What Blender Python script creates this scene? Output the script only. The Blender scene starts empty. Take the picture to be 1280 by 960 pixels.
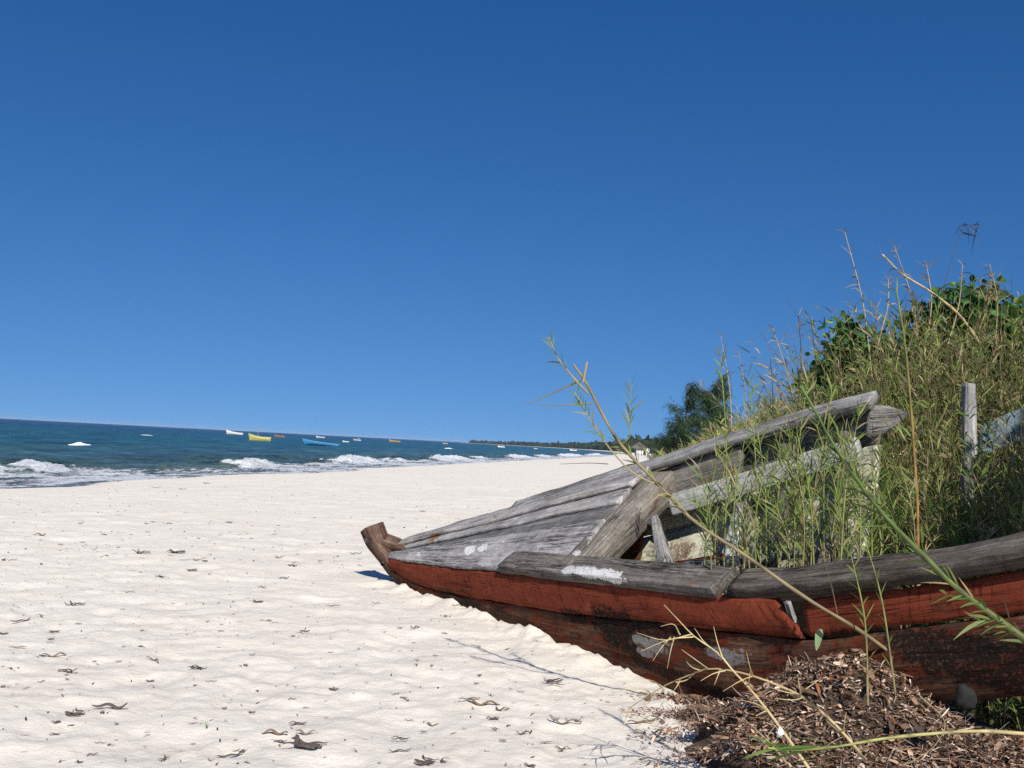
import bpy, math, random
import numpy as np
from mathutils import Vector, Matrix

rng = np.random.default_rng(7)
random.seed(7)
S = bpy.context.scene
COL = S.collection

# ------------------------------------------------------------------ camera, sky, sun, exposure
F_PX, CAM_Z = 1250.0, 1.15
ROLL = math.atan(0.0517)
PITCH = math.atan(76 * math.cos(ROLL) / F_PX)
_f = Vector((0, math.cos(PITCH), math.sin(PITCH)))
_r0 = Vector((1, 0, 0))
_u0 = Vector((0, -math.sin(PITCH), math.cos(PITCH)))
_r = _r0 * math.cos(ROLL) + _u0 * math.sin(ROLL)
_u = -_r0 * math.sin(ROLL) + _u0 * math.cos(ROLL)
cam = bpy.data.cameras.new("camera")
cam.sensor_width = 36.0
cam.lens = 36.0 * F_PX / 1280.0
cam.clip_start = 0.05
cam.clip_end = 60000
cam_o = bpy.data.objects.new("camera", cam)
COL.objects.link(cam_o)
m = Matrix((_r, _u, -_f)).transposed().to_4x4()
m.translation = (0, 0, CAM_Z)
cam_o.matrix_world = m
S.camera = cam_o

SUN_EL = math.radians(38.5)
SUN_AZ = math.atan2(0.21, -0.95)          # clockwise from +Y towards +X: behind the camera, a little right
sun_dir = Vector((math.sin(SUN_AZ) * math.cos(SUN_EL), math.cos(SUN_AZ) * math.cos(SUN_EL), math.sin(SUN_EL)))
W = bpy.data.worlds.new("World")
S.world = W
W.use_nodes = True
wt = W.node_tree
wt.nodes.clear()
wo = wt.nodes.new("ShaderNodeOutputWorld")
wb = wt.nodes.new("ShaderNodeBackground")
sky = wt.nodes.new("ShaderNodeTexSky")
sky.sky_type = 'NISHITA'
sky.sun_disc = False
sky.sun_elevation = SUN_EL
sky.sun_rotation = SUN_AZ
sky.altitude = 0
sky.air_density = 1.1
sky.dust_density = 0.5
sky.ozone_density = 4.0
tc = wt.nodes.new("ShaderNodeTexCoord")
mp = wt.nodes.new("ShaderNodeMapping")
mp.vector_type = 'POINT'
mp.inputs['Location'].default_value = (0, 0, 0.19)
mp.inputs['Scale'].default_value = (1, 1, 0.93)
hs = wt.nodes.new("ShaderNodeHueSaturation")
hs.inputs['Saturation'].default_value = 1.32
hs.inputs['Value'].default_value = 0.90
hs.inputs['Hue'].default_value = 0.509
wt.links.new(tc.outputs['Generated'], mp.inputs['Vector'])
wt.links.new(mp.outputs['Vector'], sky.inputs['Vector'])
wt.links.new(sky.outputs['Color'], hs.inputs['Color'])
wt.links.new(hs.outputs['Color'], wb.inputs['Color'])
wb.inputs['Strength'].default_value = 0.085
wt.links.new(wb.outputs['Background'], wo.inputs['Surface'])

sl = bpy.data.lights.new("sun", 'SUN')
sl.energy = 4.4
sl.angle = math.radians(0.5)
sl.color = (1.0, 0.945, 0.865)
so = bpy.data.objects.new("sun", sl)
COL.objects.link(so)
so.rotation_euler = sun_dir.to_track_quat('Z', 'Y').to_euler()
so.location = (0, 0, 30)

S.view_settings.view_transform = 'Standard'
S.view_settings.look = 'None'
S.view_settings.exposure = 0.44
S.view_settings.gamma = 1.0
S.view_settings.use_curve_mapping = False
S.render.engine = 'CYCLES'
S.cycles.use_denoising = False
S.cycles.sample_clamp_indirect = 2.0
S.cycles.sample_clamp_direct = 6.0
S.cycles.max_bounces = 6
S.cycles.transparent_max_bounces = 12

# ------------------------------------------------------------------ small helpers
def ray(px, py):
    return _r * ((px - 640) / F_PX) + _u * (-(py - 480) / F_PX) + _f
def P(px, py, d):                       # world point seen at a pixel of the photograph, d metres ahead
    v = ray(px, py)
    v = v * (d / v.y)
    return Vector((v.x, v.y, v.z + CAM_Z))
def G(px, py, z=0.0):                   # the same on a level plane
    v = ray(px, py)
    k = (z - CAM_Z) / v.z
    return Vector((v.x * k, v.y * k, z))

def tag(o, label=None, cat=None, group=None, kind=None):
    if label: o['label'] = label
    if cat: o['category'] = cat
    if group: o['group'] = group
    if kind: o['kind'] = kind
    return o
def empty(name, loc, label=None, cat=None, group=None):
    o = bpy.data.objects.new(name, None)
    o.empty_display_size = 0.1
    COL.objects.link(o)
    o.location = loc
    return tag(o, label, cat, group)

def mesh_obj(name, V, faces, mat, parent=None, smooth=False, uv=None, col=None, attr=None):
    V = np.asarray(V, dtype=np.float64).reshape(-1, 3)
    if parent is not None:
        p, off = parent, Vector((0, 0, 0))
        while p is not None:
            off += Vector(p.location); p = p.parent
        V = V - np.array(off)
    me = bpy.data.meshes.new(name)
    if not isinstance(faces, (list, tuple)): faces = [faces]
    faces = [np.asarray(f, dtype=np.int32) for f in faces if len(f)]
    nl = sum(f.size for f in faces); nf = sum(len(f) for f in faces)
    me.vertices.add(len(V)); me.vertices.foreach_set('co', V.astype(np.float32).ravel())
    me.loops.add(nl); me.polygons.add(nf)
    li = np.concatenate([f.ravel() for f in faces])
    ls = []; s = 0
    for f in faces:
        k = f.shape[1]
        ls.append(s + np.arange(len(f)) * k); s += f.size
    me.loops.foreach_set('vertex_index', li)
    me.polygons.foreach_set('loop_start', np.concatenate(ls).astype(np.int32))
    me.update(calc_edges=True)
    if smooth: me.polygons.foreach_set('use_smooth', np.ones(nf, dtype=bool))
    if uv is not None:
        l = me.uv_layers.new(name='UVMap')
        l.data.foreach_set('uv', np.asarray(uv, dtype=np.float32)[li].ravel())
    if col is not None:
        a = me.color_attributes.new('tint', 'FLOAT_COLOR', 'POINT')
        c = np.ones((len(V), 4), dtype=np.float32); c[:, :3] = col
        a.data.foreach_set('color', c.ravel())
    if attr:
        for k, v in attr.items():
            a = me.attributes.new(k, 'FLOAT', 'POINT')
            a.data.foreach_set('value', np.asarray(v, dtype=np.float32))
    me.validate()
    mats = mat if isinstance(mat, (list, tuple)) else [mat]
    for mm in mats: me.materials.append(mm)
    o = bpy.data.objects.new(name, me)
    COL.objects.link(o)
    if parent is not None: o.parent = parent
    return o

class Acc:                               # gathers pieces of ONE mesh
    def __init__(s): s.V = []; s.F = []; s.C = []; s.UV = []; s.n = 0
    def add(s, V, Fq, C=None, UV=None):
        V = np.asarray(V).reshape(-1, 3)
        s.V.append(V); s.F.append(np.asarray(Fq) + s.n)
        if C is not None: s.C.append(np.broadcast_to(np.asarray(C), (len(V), 3)))
        if UV is not None: s.UV.append(UV)
        s.n += len(V)
    def build(s, name, mat, parent=None, smooth=False):
        q = [f for f in s.F if f.shape[1] == 4]; t = [f for f in s.F if f.shape[1] == 3]
        faces = []
        if q: faces.append(np.concatenate(q))
        if t: faces.append(np.concatenate(t))
        return mesh_obj(name, np.concatenate(s.V), faces, mat, parent, smooth,
                        np.concatenate(s.UV) if s.UV else None, np.concatenate(s.C) if s.C else None)

def _hash(ix, iy, seed):
    h = (ix.astype(np.int64) * 374761393 + iy.astype(np.int64) * 668265263 + seed * 974634777) & 0x7fffffff
    h = ((h ^ (h >> 13)) * 1274126177) & 0x7fffffff
    return ((h ^ (h >> 16)) & 0xffff) / 65535.0
def vnoise(x, y, seed=0):
    x = np.asarray(x, float); y = np.asarray(y, float)
    ix = np.floor(x); iy = np.floor(y); fx = x - ix; fy = y - iy
    fx = fx * fx * fx * (fx * (fx * 6 - 15) + 10); fy = fy * fy * fy * (fy * (fy * 6 - 15) + 10)
    a = _hash(ix, iy, seed); b = _hash(ix + 1, iy, seed); c = _hash(ix, iy + 1, seed); d = _hash(ix + 1, iy + 1, seed)
    return (a + (b - a) * fx) * (1 - fy) + (c + (d - c) * fx) * fy - 0.5
def fbm(x, y, seed=0, o=4, g=0.5):
    s = 0; a = 1.0
    for i in range(o):
        s = s + a * vnoise(x * 2 ** i + 13.1 * i, y * 2 ** i - 7.7 * i, seed + i); a *= g
    return s
def sstep(a, b, x):
    t = np.clip((x - a) / (b - a), 0, 1); return t * t * (3 - 2 * t)

def spline(pts, n):
    pts = np.array([list(p) for p in pts], float)
    if len(pts) == 2: pts = np.stack([pts[0] * (1 - t) + pts[1] * t for t in (0, .33, .67, 1)])
    d = np.r_[0, np.cumsum(np.linalg.norm(np.diff(pts, axis=0), axis=1))]
    m = np.gradient(pts, d, axis=0)
    t = np.linspace(0, d[-1], n)
    i = np.clip(np.searchsorted(d, t, 'right') - 1, 0, len(pts) - 2)
    h = (d[i + 1] - d[i])[:, None]; s = ((t - d[i]) / h[:, 0])[:, None]
    return ((2 * s**3 - 3 * s**2 + 1) * pts[i] + (s**3 - 2 * s**2 + s) * h * m[i]
            + (-2 * s**3 + 3 * s**2) * pts[i + 1] + (s**3 - s**2) * h * m[i + 1])
def arclen(c):
    return np.r_[0, np.cumsum(np.linalg.norm(np.diff(c, axis=0), axis=1))]
def nrm(v):
    v = np.asarray(v, float); return v / np.maximum(np.linalg.norm(v, axis=-1, keepdims=True), 1e-9)

def grid_faces(nu, nv, wrap=False):
    u = np.arange(nu - 1)[:, None]; v = np.arange(nv if wrap else nv - 1)[None, :]
    v2 = (v + 1) % nv
    return np.stack([u * nv + v, u * nv + v2, (u + 1) * nv + v2, (u + 1) * nv + v], -1).reshape(-1, 4)

def tube(path, rad, k=6, cap=True):
    path = np.asarray(path, float); n = len(path)
    rad = np.broadcast_to(np.asarray(rad, float), (n,))
    T = nrm(np.gradient(path, axis=0))
    ref = np.array([0.31, 0.17, 0.93]) if abs(T[0, 2]) < 0.8 else np.array([0.9, 0.3, 0.1])
    A = nrm(np.cross(T, ref)); B = np.cross(T, A)
    a = np.linspace(0, 2 * np.pi, k, endpoint=False)
    V = path[:, None, :] + rad[:, None, None] * (np.cos(a)[None, :, None] * A[:, None] + np.sin(a)[None, :, None] * B[:, None])
    return V.reshape(-1, 3), grid_faces(n, k, True)

def ribbons(base, d, side, L, w, droop=0.0, nseg=3, prof=(0.55, 1.0, 0.75, 0.04), fold=0.0):
    base = np.asarray(base, float); N = len(base); d = nrm(d)
    side = nrm(side - (side * d).sum(1, keepdims=True) * d)
    L = np.broadcast_to(L, (N,)); w = np.broadcast_to(w, (N,)); droop = np.broadcast_to(droop, (N,))
    t = np.linspace(0, 1, nseg + 1)
    c = base[:, None] + d[:, None] * (L[:, None] * t)[..., None]
    c[..., 2] -= droop[:, None] * L[:, None] * t**2
    ws = (w[:, None] * np.array(prof)[None]) * 0.5
    a = c - side[:, None] * ws[..., None]; b = c + side[:, None] * ws[..., None]
    V = np.stack([a, b], 2).reshape(-1, 3)
    k = np.arange(nseg)[None] * 2 + (np.arange(N) * (nseg + 1) * 2)[:, None]
    Fq = np.stack([k, k + 1, k + 3, k + 2], -1).reshape(-1, 4)
    return V, Fq, (nseg + 1) * 2
def rand_unit(n):
    return nrm(rng.normal(size=(n, 3)))

# ------------------------------------------------------------------ materials
class NT:
    def __init__(s, name):
        s.m = bpy.data.materials.new(name); s.m.use_nodes = True
        s.t = s.m.node_tree; s.n = s.t.nodes; s.l = s.t.links
        s.b = s.n['Principled BSDF']; s.out = s.n['Material Output']
        s.b.inputs['Roughness'].default_value = 0.85
        s.b.inputs['Specular IOR Level'].default_value = 0.25
    def node(s, typ, **kw):
        n = s.n.new(typ)
        for k, v in kw.items(): setattr(n, k, v)
        return n
    def link(s, a, b): s.l.new(a, b)
    def coord(s, kind='Object'): return s.node('ShaderNodeTexCoord').outputs[kind]
    def mapping(s, vec, scale=(1, 1, 1), loc=(0, 0, 0)):
        n = s.node('ShaderNodeMapping'); s.link(vec, n.inputs['Vector'])
        n.inputs['Scale'].default_value = scale; n.inputs['Location'].default_value = loc
        return n.outputs['Vector']
    def noise(s, vec, scale, detail=5, rough=0.6, dist=0.0):
        n = s.node('ShaderNodeTexNoise'); s.link(vec, n.inputs['Vector'])
        n.inputs['Scale'].default_value = scale; n.inputs['Detail'].default_value = detail
        n.inputs['Roughness'].default_value = rough; n.inputs['Distortion'].default_value = dist
        return n.outputs['Fac']
    def ramp(s, fac, stops, interp='LINEAR'):
        n = s.node('ShaderNodeValToRGB'); s.link(fac, n.inputs['Fac'])
        n.color_ramp.interpolation = interp
        e = n.color_ramp.elements
        while len(e) < len(stops): e.new(0.5)
        for i, (p, c) in enumerate(stops):
            e[i].position = p
            e[i].color = (*c, 1) if isinstance(c, (tuple, list)) else (c, c, c, 1)
        return n.outputs['Color']
    def mix(s, fac, a, b, blend='MIX'):
        n = s.node('ShaderNodeMix', data_type='RGBA', blend_type=blend)
        for i, v in ((0, fac), (6, a), (7, b)):
            if hasattr(v, 'links'): s.link(v, n.inputs[i])
            elif isinstance(v, (tuple, list)): n.inputs[i].default_value = (*v, 1)
            else: n.inputs[i].default_value = v
        return n.outputs[2]
    def math(s, op, a, b=0.0, clamp=False):
        n = s.node('ShaderNodeMath', operation=op); n.use_clamp = clamp
        for i, v in ((0, a), (1, b)):
            if hasattr(v, 'links'): s.link(v, n.inputs[i])
            else: n.inputs[i].default_value = v
        return n.outputs[0]
    def attr(s, name, out='Color'):
        n = s.node('ShaderNodeAttribute', attribute_name=name); return n.outputs[out]
    def bump(s, h, strength=0.5, dist=0.01, normal=None):
        n = s.node('ShaderNodeBump'); s.link(h, n.inputs['Height'])
        n.inputs['Strength'].default_value = strength; n.inputs['Distance'].default_value = dist
        if normal is not None: s.link(normal, n.inputs['Normal'])
        return n.outputs['Normal']
    def color(s, c):
        if hasattr(c, 'links'): s.link(c, s.b.inputs['Base Color'])
        else: s.b.inputs['Base Color'].default_value = (*c, 1)
    def normal(s, n): s.link(n, s.b.inputs['Normal'])
    def blotch(s, col, spots, vec=None, rough=0.5, nscale=22.0):
        """stains of their own shape: (centre, (rx,ry,rz), colour, amount)"""
        vec = vec or s.coord('Object')
        nz = s.math('ADD', s.math('MULTIPLY', s.noise(vec, nscale, 10, 0.75, .4), .7), s.math('MULTIPLY', s.noise(vec, nscale * .35, 4, .6), .3))
        gap = s.ramp(s.noise(vec, 75, 6, .75), [(.40, .05), (.47, 1.0)])
        for c, r, cc, am in spots:
            sub = s.node('ShaderNodeVectorMath', operation='SUBTRACT'); s.link(vec, sub.inputs[0]); sub.inputs[1].default_value = tuple(c)
            div = s.node('ShaderNodeVectorMath', operation='DIVIDE'); s.link(sub.outputs[0], div.inputs[0]); div.inputs[1].default_value = tuple(r)
            ln = s.node('ShaderNodeVectorMath', operation='LENGTH'); s.link(div.outputs[0], ln.inputs[0])
            d = s.math('ADD', ln.outputs['Value'], s.math('MULTIPLY', s.math('SUBTRACT', nz, 0.5), 5.0 * rough))
            f = s.ramp(d, [(0.0, am), (0.90 if cc[0] > .2 else .78, am), (1.0, 0.0)])
            col = s.mix(s.math('MULTIPLY', f, gap), col, cc)
        return col

def plain(name, c, rough=0.7, var=0.25, scale=6.0, spec=0.25):
    t = NT(name); v = t.coord('Object'); n = t.noise(v, scale)
    lo = tuple(x * (1 - var) for x in c); hi = tuple(min(1, x * (1 + var)) for x in c)
    t.color(t.ramp(n, [(0.3, lo), (0.7, hi)])); t.b.inputs['Roughness'].default_value = rough
    t.b.inputs['Specular IOR Level'].default_value = spec
    return t.m
def leafmat(name, trans=0.35, rough=0.55, spec=0.3):
    t = NT(name); c = t.attr('tint')
    n = t.noise(t.coord('Object'), 9.0, 3)
    c = t.mix(1.0, c, t.ramp(n, [(0.3, 0.72), (0.7, 1.25)]), 'MULTIPLY')
    t.color(c); t.b.inputs['Roughness'].default_value = rough; t.b.inputs['Specular IOR Level'].default_value = spec
    tr = t.node('ShaderNodeBsdfTranslucent'); t.link(c, tr.inputs['Color'])
    mx = t.node('ShaderNodeMixShader'); mx.inputs[0].default_value = trans
    t.link(t.b.outputs[0], mx.inputs[1]); t.link(tr.outputs[0], mx.inputs[2]); t.link(mx.outputs[0], t.out.inputs['Surface'])
    return t.m

def wood(name, dark, mid, light, rust=0.35, spots=(), paint=None, paint_amt=0.5, root=None, bump=0.8):
    """weathered plank: grain along U (metres), cracks, nail rust, flaked paint, stains"""
    t = NT(name); uv = t.coord('UV'); ob = t.coord('Object')
    g1 = t.noise(t.mapping(uv, (2.6, 48, 1)), 1.0, 9, 0.72, 0.5)
    g2 = t.noise(t.mapping(uv, (11.0, 130, 1)), 1.0, 6, 0.75, 0.3)
    big = t.noise(ob, 3.4, 8, 0.72)
    pit = t.noise(ob, 42, 6, 0.75)
    c = t.ramp(g1, [(0.28, dark), (0.5, mid), (0.72, light)])
    c = t.mix(0.75, c, t.ramp(g2, [(0.32, 0.5), (0.62, 1.25)]), 'MULTIPLY')
    c = t.mix(0.8, c, t.ramp(big, [(0.32, 0.5), (0.66, 1.35)]), 'MULTIPLY')
    c = t.mix(0.55, c, t.ramp(pit, [(0.34, 0.35), (0.48, 1.0), (0.7, 1.25)]), 'MULTIPLY')
    crack = t.noise(t.mapping(uv, (1.7, 60, 1), (3.1, 1.7, 0)), 1.0, 4, 0.6, 0.8)
    cr = t.ramp(crack, [(0.475, 0.0), (0.5, 1.0), (0.525, 0.0)])
    crg = t.ramp(t.noise(t.mapping(uv, (0.8, 7, 1)), 1.0, 2), [(0.44, 0.0), (0.56, 1.0)])
    crf = t.math('MULTIPLY', cr, crg)
    if paint:
        pn = t.noise(t.mapping(uv, (6.0, 15, 1), (9, 4, 0)), 1.0, 10, 0.76, 0.4)
        pf = t.ramp(pn, [(0.38 + 0.22 * paint_amt, 1.0), (0.395 + 0.22 * paint_amt, 0.0)])
        pc = t.mix(t.ramp(t.noise(ob, 7, 9, .72), [(0.38, 0.0), (0.70, 0.65)]), paint, tuple(x * 0.55 for x in paint))
        pc = t.mix(t.ramp(t.noise(t.mapping(uv, (46, 5, 1)), 1.0, 5, .6), [(.56, 0.0), (.66, .75)]), pc, tuple(x * 0.22 for x in paint))
        pc = t.mix(.5, pc, t.ramp(pit, [(0.36, 0.35), (0.46, 1.0), (0.7, 1.2)]), 'MULTIPLY')
        c = t.mix(pf, c, pc)
    if rust > 0:
        rn = t.noise(t.mapping(uv, (2.6, 6, 1), (1, 5, 0)), 1.0, 5, 0.6)
        c = t.mix(t.ramp(rn, [(0.66 - 0.1 * rust, 0.0), (0.78 - 0.06 * rust, 0.85)]), c, (0.17, 0.062, 0.02))
    c = t.mix(crf, c, (0.012, 0.01, 0.009))
    if spots:
        off = Vector(root) if root is not None else Vector((0, 0, 0))
        c = t.blotch(c, [(Vector(p) - off, r, cc, am) for p, r, cc, am in spots], ob)
    t.color(c)
    h = t.math('SUBTRACT', t.math('ADD', t.math('ADD', t.math('MULTIPLY', g1, 0.7), t.math('MULTIPLY', g2, 0.45)), t.math('MULTIPLY', pit, 0.5)), t.math('MULTIPLY', crf, 1.5))
    t.normal(t.bump(h, bump, 0.008))
    t.b.inputs['Roughness'].default_value = 0.95
    t.b.inputs['Specular IOR Level'].default_value = 0.05
    return t.m

# ------------------------------------------------------------------ ground: sand, beach slope, dune
SEA_Z = -0.5
SHORE = np.array([(-60, -26), (0, -17.6), (10, -15.3), (24.5, -12.5), (40, -9.6), (73, -4.6), (258, 25), (500, 54), (900, 90),
                  (1400, 104), (2000, 62), (2600, -30), (3150, -150), (3300, -160), (3420, 400), (6000, 3000)], float)
def x_shore(y):
    y = np.asarray(y, float)
    return np.interp(y, SHORE[:, 0], SHORE[:, 1]) + 0.55 * np.sin(y * 0.31 + 0.6) * np.exp(-np.abs(y - 30) / 60) + 0.25 * np.sin(y * 0.83)
def foot(y):
    return 0.145 * np.asarray(y, float) + 0.45 + 2.0 * (1 - sstep(2.6, 6.5, y)) 
def mound(x, y):
    """heap of dry seaweed against the hull"""
    a = 0.35 * np.exp(-(((x - 1.42) / 0.40)**2 + ((y - 3.92) / 0.38)**2))
    b = 0.29 * np.exp(-(((x - 2.0) / 0.62)**2 + ((y - 3.25) / 0.42)**2))
    c = 0.10 * np.exp(-(((x - 1.05) / 0.34)**2 + ((y - 3.95) / 0.5)**2))
    return a + b + c
def H(x, y, fine=True):
    x = np.asarray(x, float); y = np.asarray(y, float)
    t = x - x_shore(y)
    z = np.where(t > 0, -0.56 + 0.56 * (1 - np.exp(-np.maximum(t, 0) / 4.5)), -0.56 + 0.10 * t)
    z = np.maximum(z, -4.0)
    u = x - foot(y)
    near = np.exp(-np.hypot(x, y) / 45)
    dune = sstep(-0.2, 3.8, u) * (0.75 + 0.45 * fbm(x * 0.25, y * 0.25, 31, 3)) + 0.8 * sstep(3, 14, u)
    z = z + np.maximum(dune, 0) * np.where(t > 0, 1, 0)
    if fine:
        n = 0.022 * fbm(x * 0.9, y * 0.9, 3, 2) + 0.019 * near * fbm(x * 3.2, y * 3.2, 5, 4, 0.62)
        p = vnoise(x * 3.6, y * 3.6, 11); q = vnoise(x * 3.1 + 9, y * 3.1, 12)
        n = n - 0.013 * near * sstep(0.12, 0.34, p) - 0.010 * near * sstep(0.15, 0.36, q)
        n = n + 0.011 * near * fbm(x * 11, y * 11, 21, 3, .65)
        s = (3.55 - 0.524 * y - x) / 1.13            # sand banked up along the hull's near side
        bank = np.exp(-((s - 0.10) / 0.13)**2) * sstep(4.9, 5.6, y) * (1 - sstep(7.9, 8.5, y))
        n = n + bank * (0.034 + 0.030 * fbm(x * 5, y * 5, 83, 2, .6) + 0.034 * fbm(x * 17, y * 17, 87, 3, .7))
        z = z + n * sstep(0.5, 5, t)
    return z
def Hs(x, y): return float(H(np.array([x]), np.array([y]))[0])

yr = np.concatenate([np.linspace(-40, 1.45, 26), np.geomspace(1.5, 4.2, 110)[:-1], np.geomspace(4.2, 60, 420)[:-1], np.geomspace(60, 3600, 130)])
ac = np.concatenate([-np.geomspace(7, 0.86, 22)[:-1], np.linspace(-0.85, 0.85, 560), np.geomspace(0.86, 7, 22)[1:]])
YY, AA = np.meshgrid(yr, ac, indexing='ij')
XX = AA * (np.maximum(YY, 1.5) + 1.8)
ZZ = H(XX, YY)
# a low bank of sand lies against the hull's near side
t = NT('white_sand')
ob = t.coord('Object')
n0 = t.noise(ob, 0.35, 3); n1 = t.noise(ob, 2.2, 5); n2 = t.noise(ob, 60, 4, 0.7); n3 = t.noise(ob, 420, 2)
c = t.ramp(n1, [(0.3, (0.70, 0.65, 0.56)), (0.7, (0.78, 0.735, 0.65))])
c = t.mix(0.5, c, t.ramp(n0, [(0.35, (0.92, 0.9, 0.88)), (0.65, (1.0, 1.0, 1.0))]), 'MULTIPLY')
c = t.mix(t.ramp(n2, [(0.62, 0.0), (0.75, 0.35)]), c, (0.5, 0.44, 0.37))
c = t.mix(t.ramp(n3, [(0.60, 0.0), (0.72, 0.35)]), c, (0.36, 0.29, 0.23))
wet = t.attr('wet', 'Fac'); c = t.mix(wet, c, (0.23, 0.20, 0.18))
dn = t.attr('dune', 'Fac'); c = t.mix(dn, c, (0.13, 0.105, 0.075))
t.color(c)
bn = t.math('ADD', t.math('MULTIPLY', t.noise(ob, 22, 5, 0.6), 1.0), t.math('MULTIPLY', n3, 0.25))
t.normal(t.bump(bn, 0.55, 0.02)); t.b.inputs['Roughness'].default_value = 0.95; t.b.inputs['Specular IOR Level'].default_value = 0.1
TT = XX - x_shore(YY)
wet = (1 - sstep(0.15, 1.3, TT + 0.5 * fbm(XX * 0.5, YY * 0.35, 77, 3)))
dun = sstep(-0.35, 0.9, XX - foot(YY) + 0.5 * fbm(XX, YY, 91, 3)) * sstep(3.0, 5.0, YY + XX * 0.4)
sand = mesh_obj('sand', np.stack([XX, YY, ZZ], -1), grid_faces(*XX.shape)[:, ::-1], t.m, smooth=True,
                attr={'wet': wet.ravel(), 'dune': dun.ravel()})
tag(sand, 'white beach sand', None, None, 'structure')
M_SAND = t.m

# ------------------------------------------------------------------ sea and surf
def water_nodes(t, surf=False):
    ob = t.coord('Object')
    cd = t.node('ShaderNodeCameraData')
    geo = t.node('ShaderNodeSeparateXYZ'); t.link(ob, geo.inputs[0])
    # colour by real distance off the shore: sandy shallows to deep water
    off = t.attr('off', 'Fac')
    c = t.ramp(off, [(0.0, (0.115, 0.125, 0.10)), (0.10, (0.05, 0.088, 0.075)), (0.30, (0.013, 0.066, 0.062)), (0.6, (0.008, 0.050, 0.055)), (1.0, (0.004, 0.022, 0.045))])
    sw = t.noise(t.mapping(ob, (0.30, 0.16, 1)), 1.0, 8, 0.72)
    c = t.mix(0.95, c, t.ramp(sw, [(0.36, 0.3), (0.64, 1.8)]), 'MULTIPLY')
    s2 = t.noise(t.mapping(ob, (1.3, 0.5, 1)), 1.0, 6, 0.7)
    c = t.mix(0.7, c, t.ramp(s2, [(0.36, 0.4), (0.64, 1.6)]), 'MULTIPLY')
    chop = t.noise(t.mapping(ob, (0.9, 0.55, 1)), 1.3, 8, 0.68, 0.4)
    t.b.inputs['Roughness'].default_value = 0.22
    t.b.inputs['IOR'].default_value = 1.33
    t.b.inputs['Specular IOR Level'].default_value = 0.11
    t.normal(t.bump(chop, 1.0, 0.5))
    return c, chop, ob
t = NT('sea_water')
c, chop, ob = water_nodes(t)
fl = t.noise(t.mapping(ob, (0.22, 0.10, 1)), 1.0, 7, 0.7)
c = t.mix(t.ramp(fl, [(0.735, 0.0), (0.76, 0.55)]), c, (0.6, 0.64, 0.66))
t.color(c)
yr = np.concatenate([np.linspace(-60, 9.5, 40), np.geomspace(10, 400, 430)[:-1], np.geomspace(400, 40000, 130)])
ac = np.concatenate([-np.geomspace(8, 1.21, 20)[:-1], np.linspace(-1.2, 0.45, 380), np.linspace(0.47, 1.2, 12)])
YY, AA = np.meshgrid(yr, ac, indexing='ij')
XX = AA * (np.maximum(YY, 10) + 4)
off = x_shore(YY) - XX
amp = sstep(0, 14, off) * np.exp(-np.maximum(YY, 0) / 170)
ZZ = SEA_Z + amp * (0.11 * np.sin(off * 0.62 + 0.22 * YY * 0.4 + 2 * fbm(XX * .05, YY * .05, 8, 2)) + 0.22 * fbm(XX * 0.22, YY * 0.13, 41, 4))
offn = np.clip(off / 260, 0, 1) ** 0.62
mesh_o = mesh_obj('sea', np.stack([XX, YY, ZZ], -1), grid_faces(*XX.shape)[:, ::-1], t.m, smooth=True, attr={'off': offn.ravel()})
tag(mesh_o, 'deep teal sea', None, None, 'structure')

# shore break: a band of water along the beach with real ridges, crumbling crests and foam
ys = np.geomspace(9, 330, 1500); wv = np.concatenate([np.linspace(-1.2, 9, 120), np.linspace(9.2, 15, 24)])
YS, WS = np.meshgrid(ys, wv, indexing='ij')
def bumpf(y, c, w): return np.exp(-((y - c) / w)**2)
crest0 = 3.9
pxc = 640 + F_PX * (x_shore(ys) - crest0) / ys           # where along the beach each breaker stands
env = np.zeros_like(ys)
for c_, w, a in ((-30, 50, .7), (55, 38, .66), (108, 24, .45), (225, 45, .22), (315, 26, .9), (345, 12, .4), (425, 20, .5), (455, 24, .95), (490, 14, .5), (520, 14, .4), (562, 24, 1.0), (600, 12, .5),
                 (650, 15, .85), (683, 12, .6), (715, 15, 1.0), (750, 14, .8), (775, 12, .8)):
    env = np.maximum(env, a * np.exp(-((pxc - c_) / w) ** 2))
env = env * (0.8 + 0.5 * vnoise(ys * 1.3, ys * 0, 5))
crest = 3.9 + 0.8 * fbm(ys * 0.12, ys * 0, 15, 2) + 0.0 * ys
E = env[:, None]; Cw = crest[:, None]
dw = WS - Cw
ridge = np.where(dw > 0, np.exp(-(dw / 1.5)**2), np.exp(-(dw / 0.55)**2))
lump = fbm(YS * 1.5, WS * 3.0, 51, 6, 0.58)
brk = sstep(-0.35, 0.25, E - 0.35 + 0.5 * lump)
Zs = SEA_Z + 0.03 + 0.44 * E * ridge * (1 + 0.45 * brk * lump) + 0.05 * lump * sstep(-0.5, 2, WS)
swl = 0.36 * np.exp(-((WS - 8.6 - 0.8 * np.sin(YS * .06)) / 1.5)**2) * (0.45 + fbm(YS * .07, WS * 0, 66, 2))
Zs = Zs + np.maximum(swl, 0)
edge = sstep(9.5, 15, WS)
Zs = Zs * (1 - edge) + (SEA_Z - 0.35) * edge
Zs = np.where(WS < 0.2, np.maximum(Zs - 0.0, SEA_Z - 0.005 + 0.012 * lump), Zs)
foam = np.zeros_like(Zs)
foam = np.maximum(foam, 1.25 * brk * np.where(dw > 0, np.exp(-(dw / 0.75)**2), np.exp(-(np.maximum(-dw - 0.3, 0) / 1.1)**2)) * sstep(0.12, 0.5, E))
wash = (1 - sstep(Cw[:, :] - 0.6, Cw + 0.5, WS)) * (0.54 + 0.5 * fbm(YS * 0.5, WS * 1.6, 71, 4, 0.6) + 0.25 * E)
foam = np.maximum(foam, wash)
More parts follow.
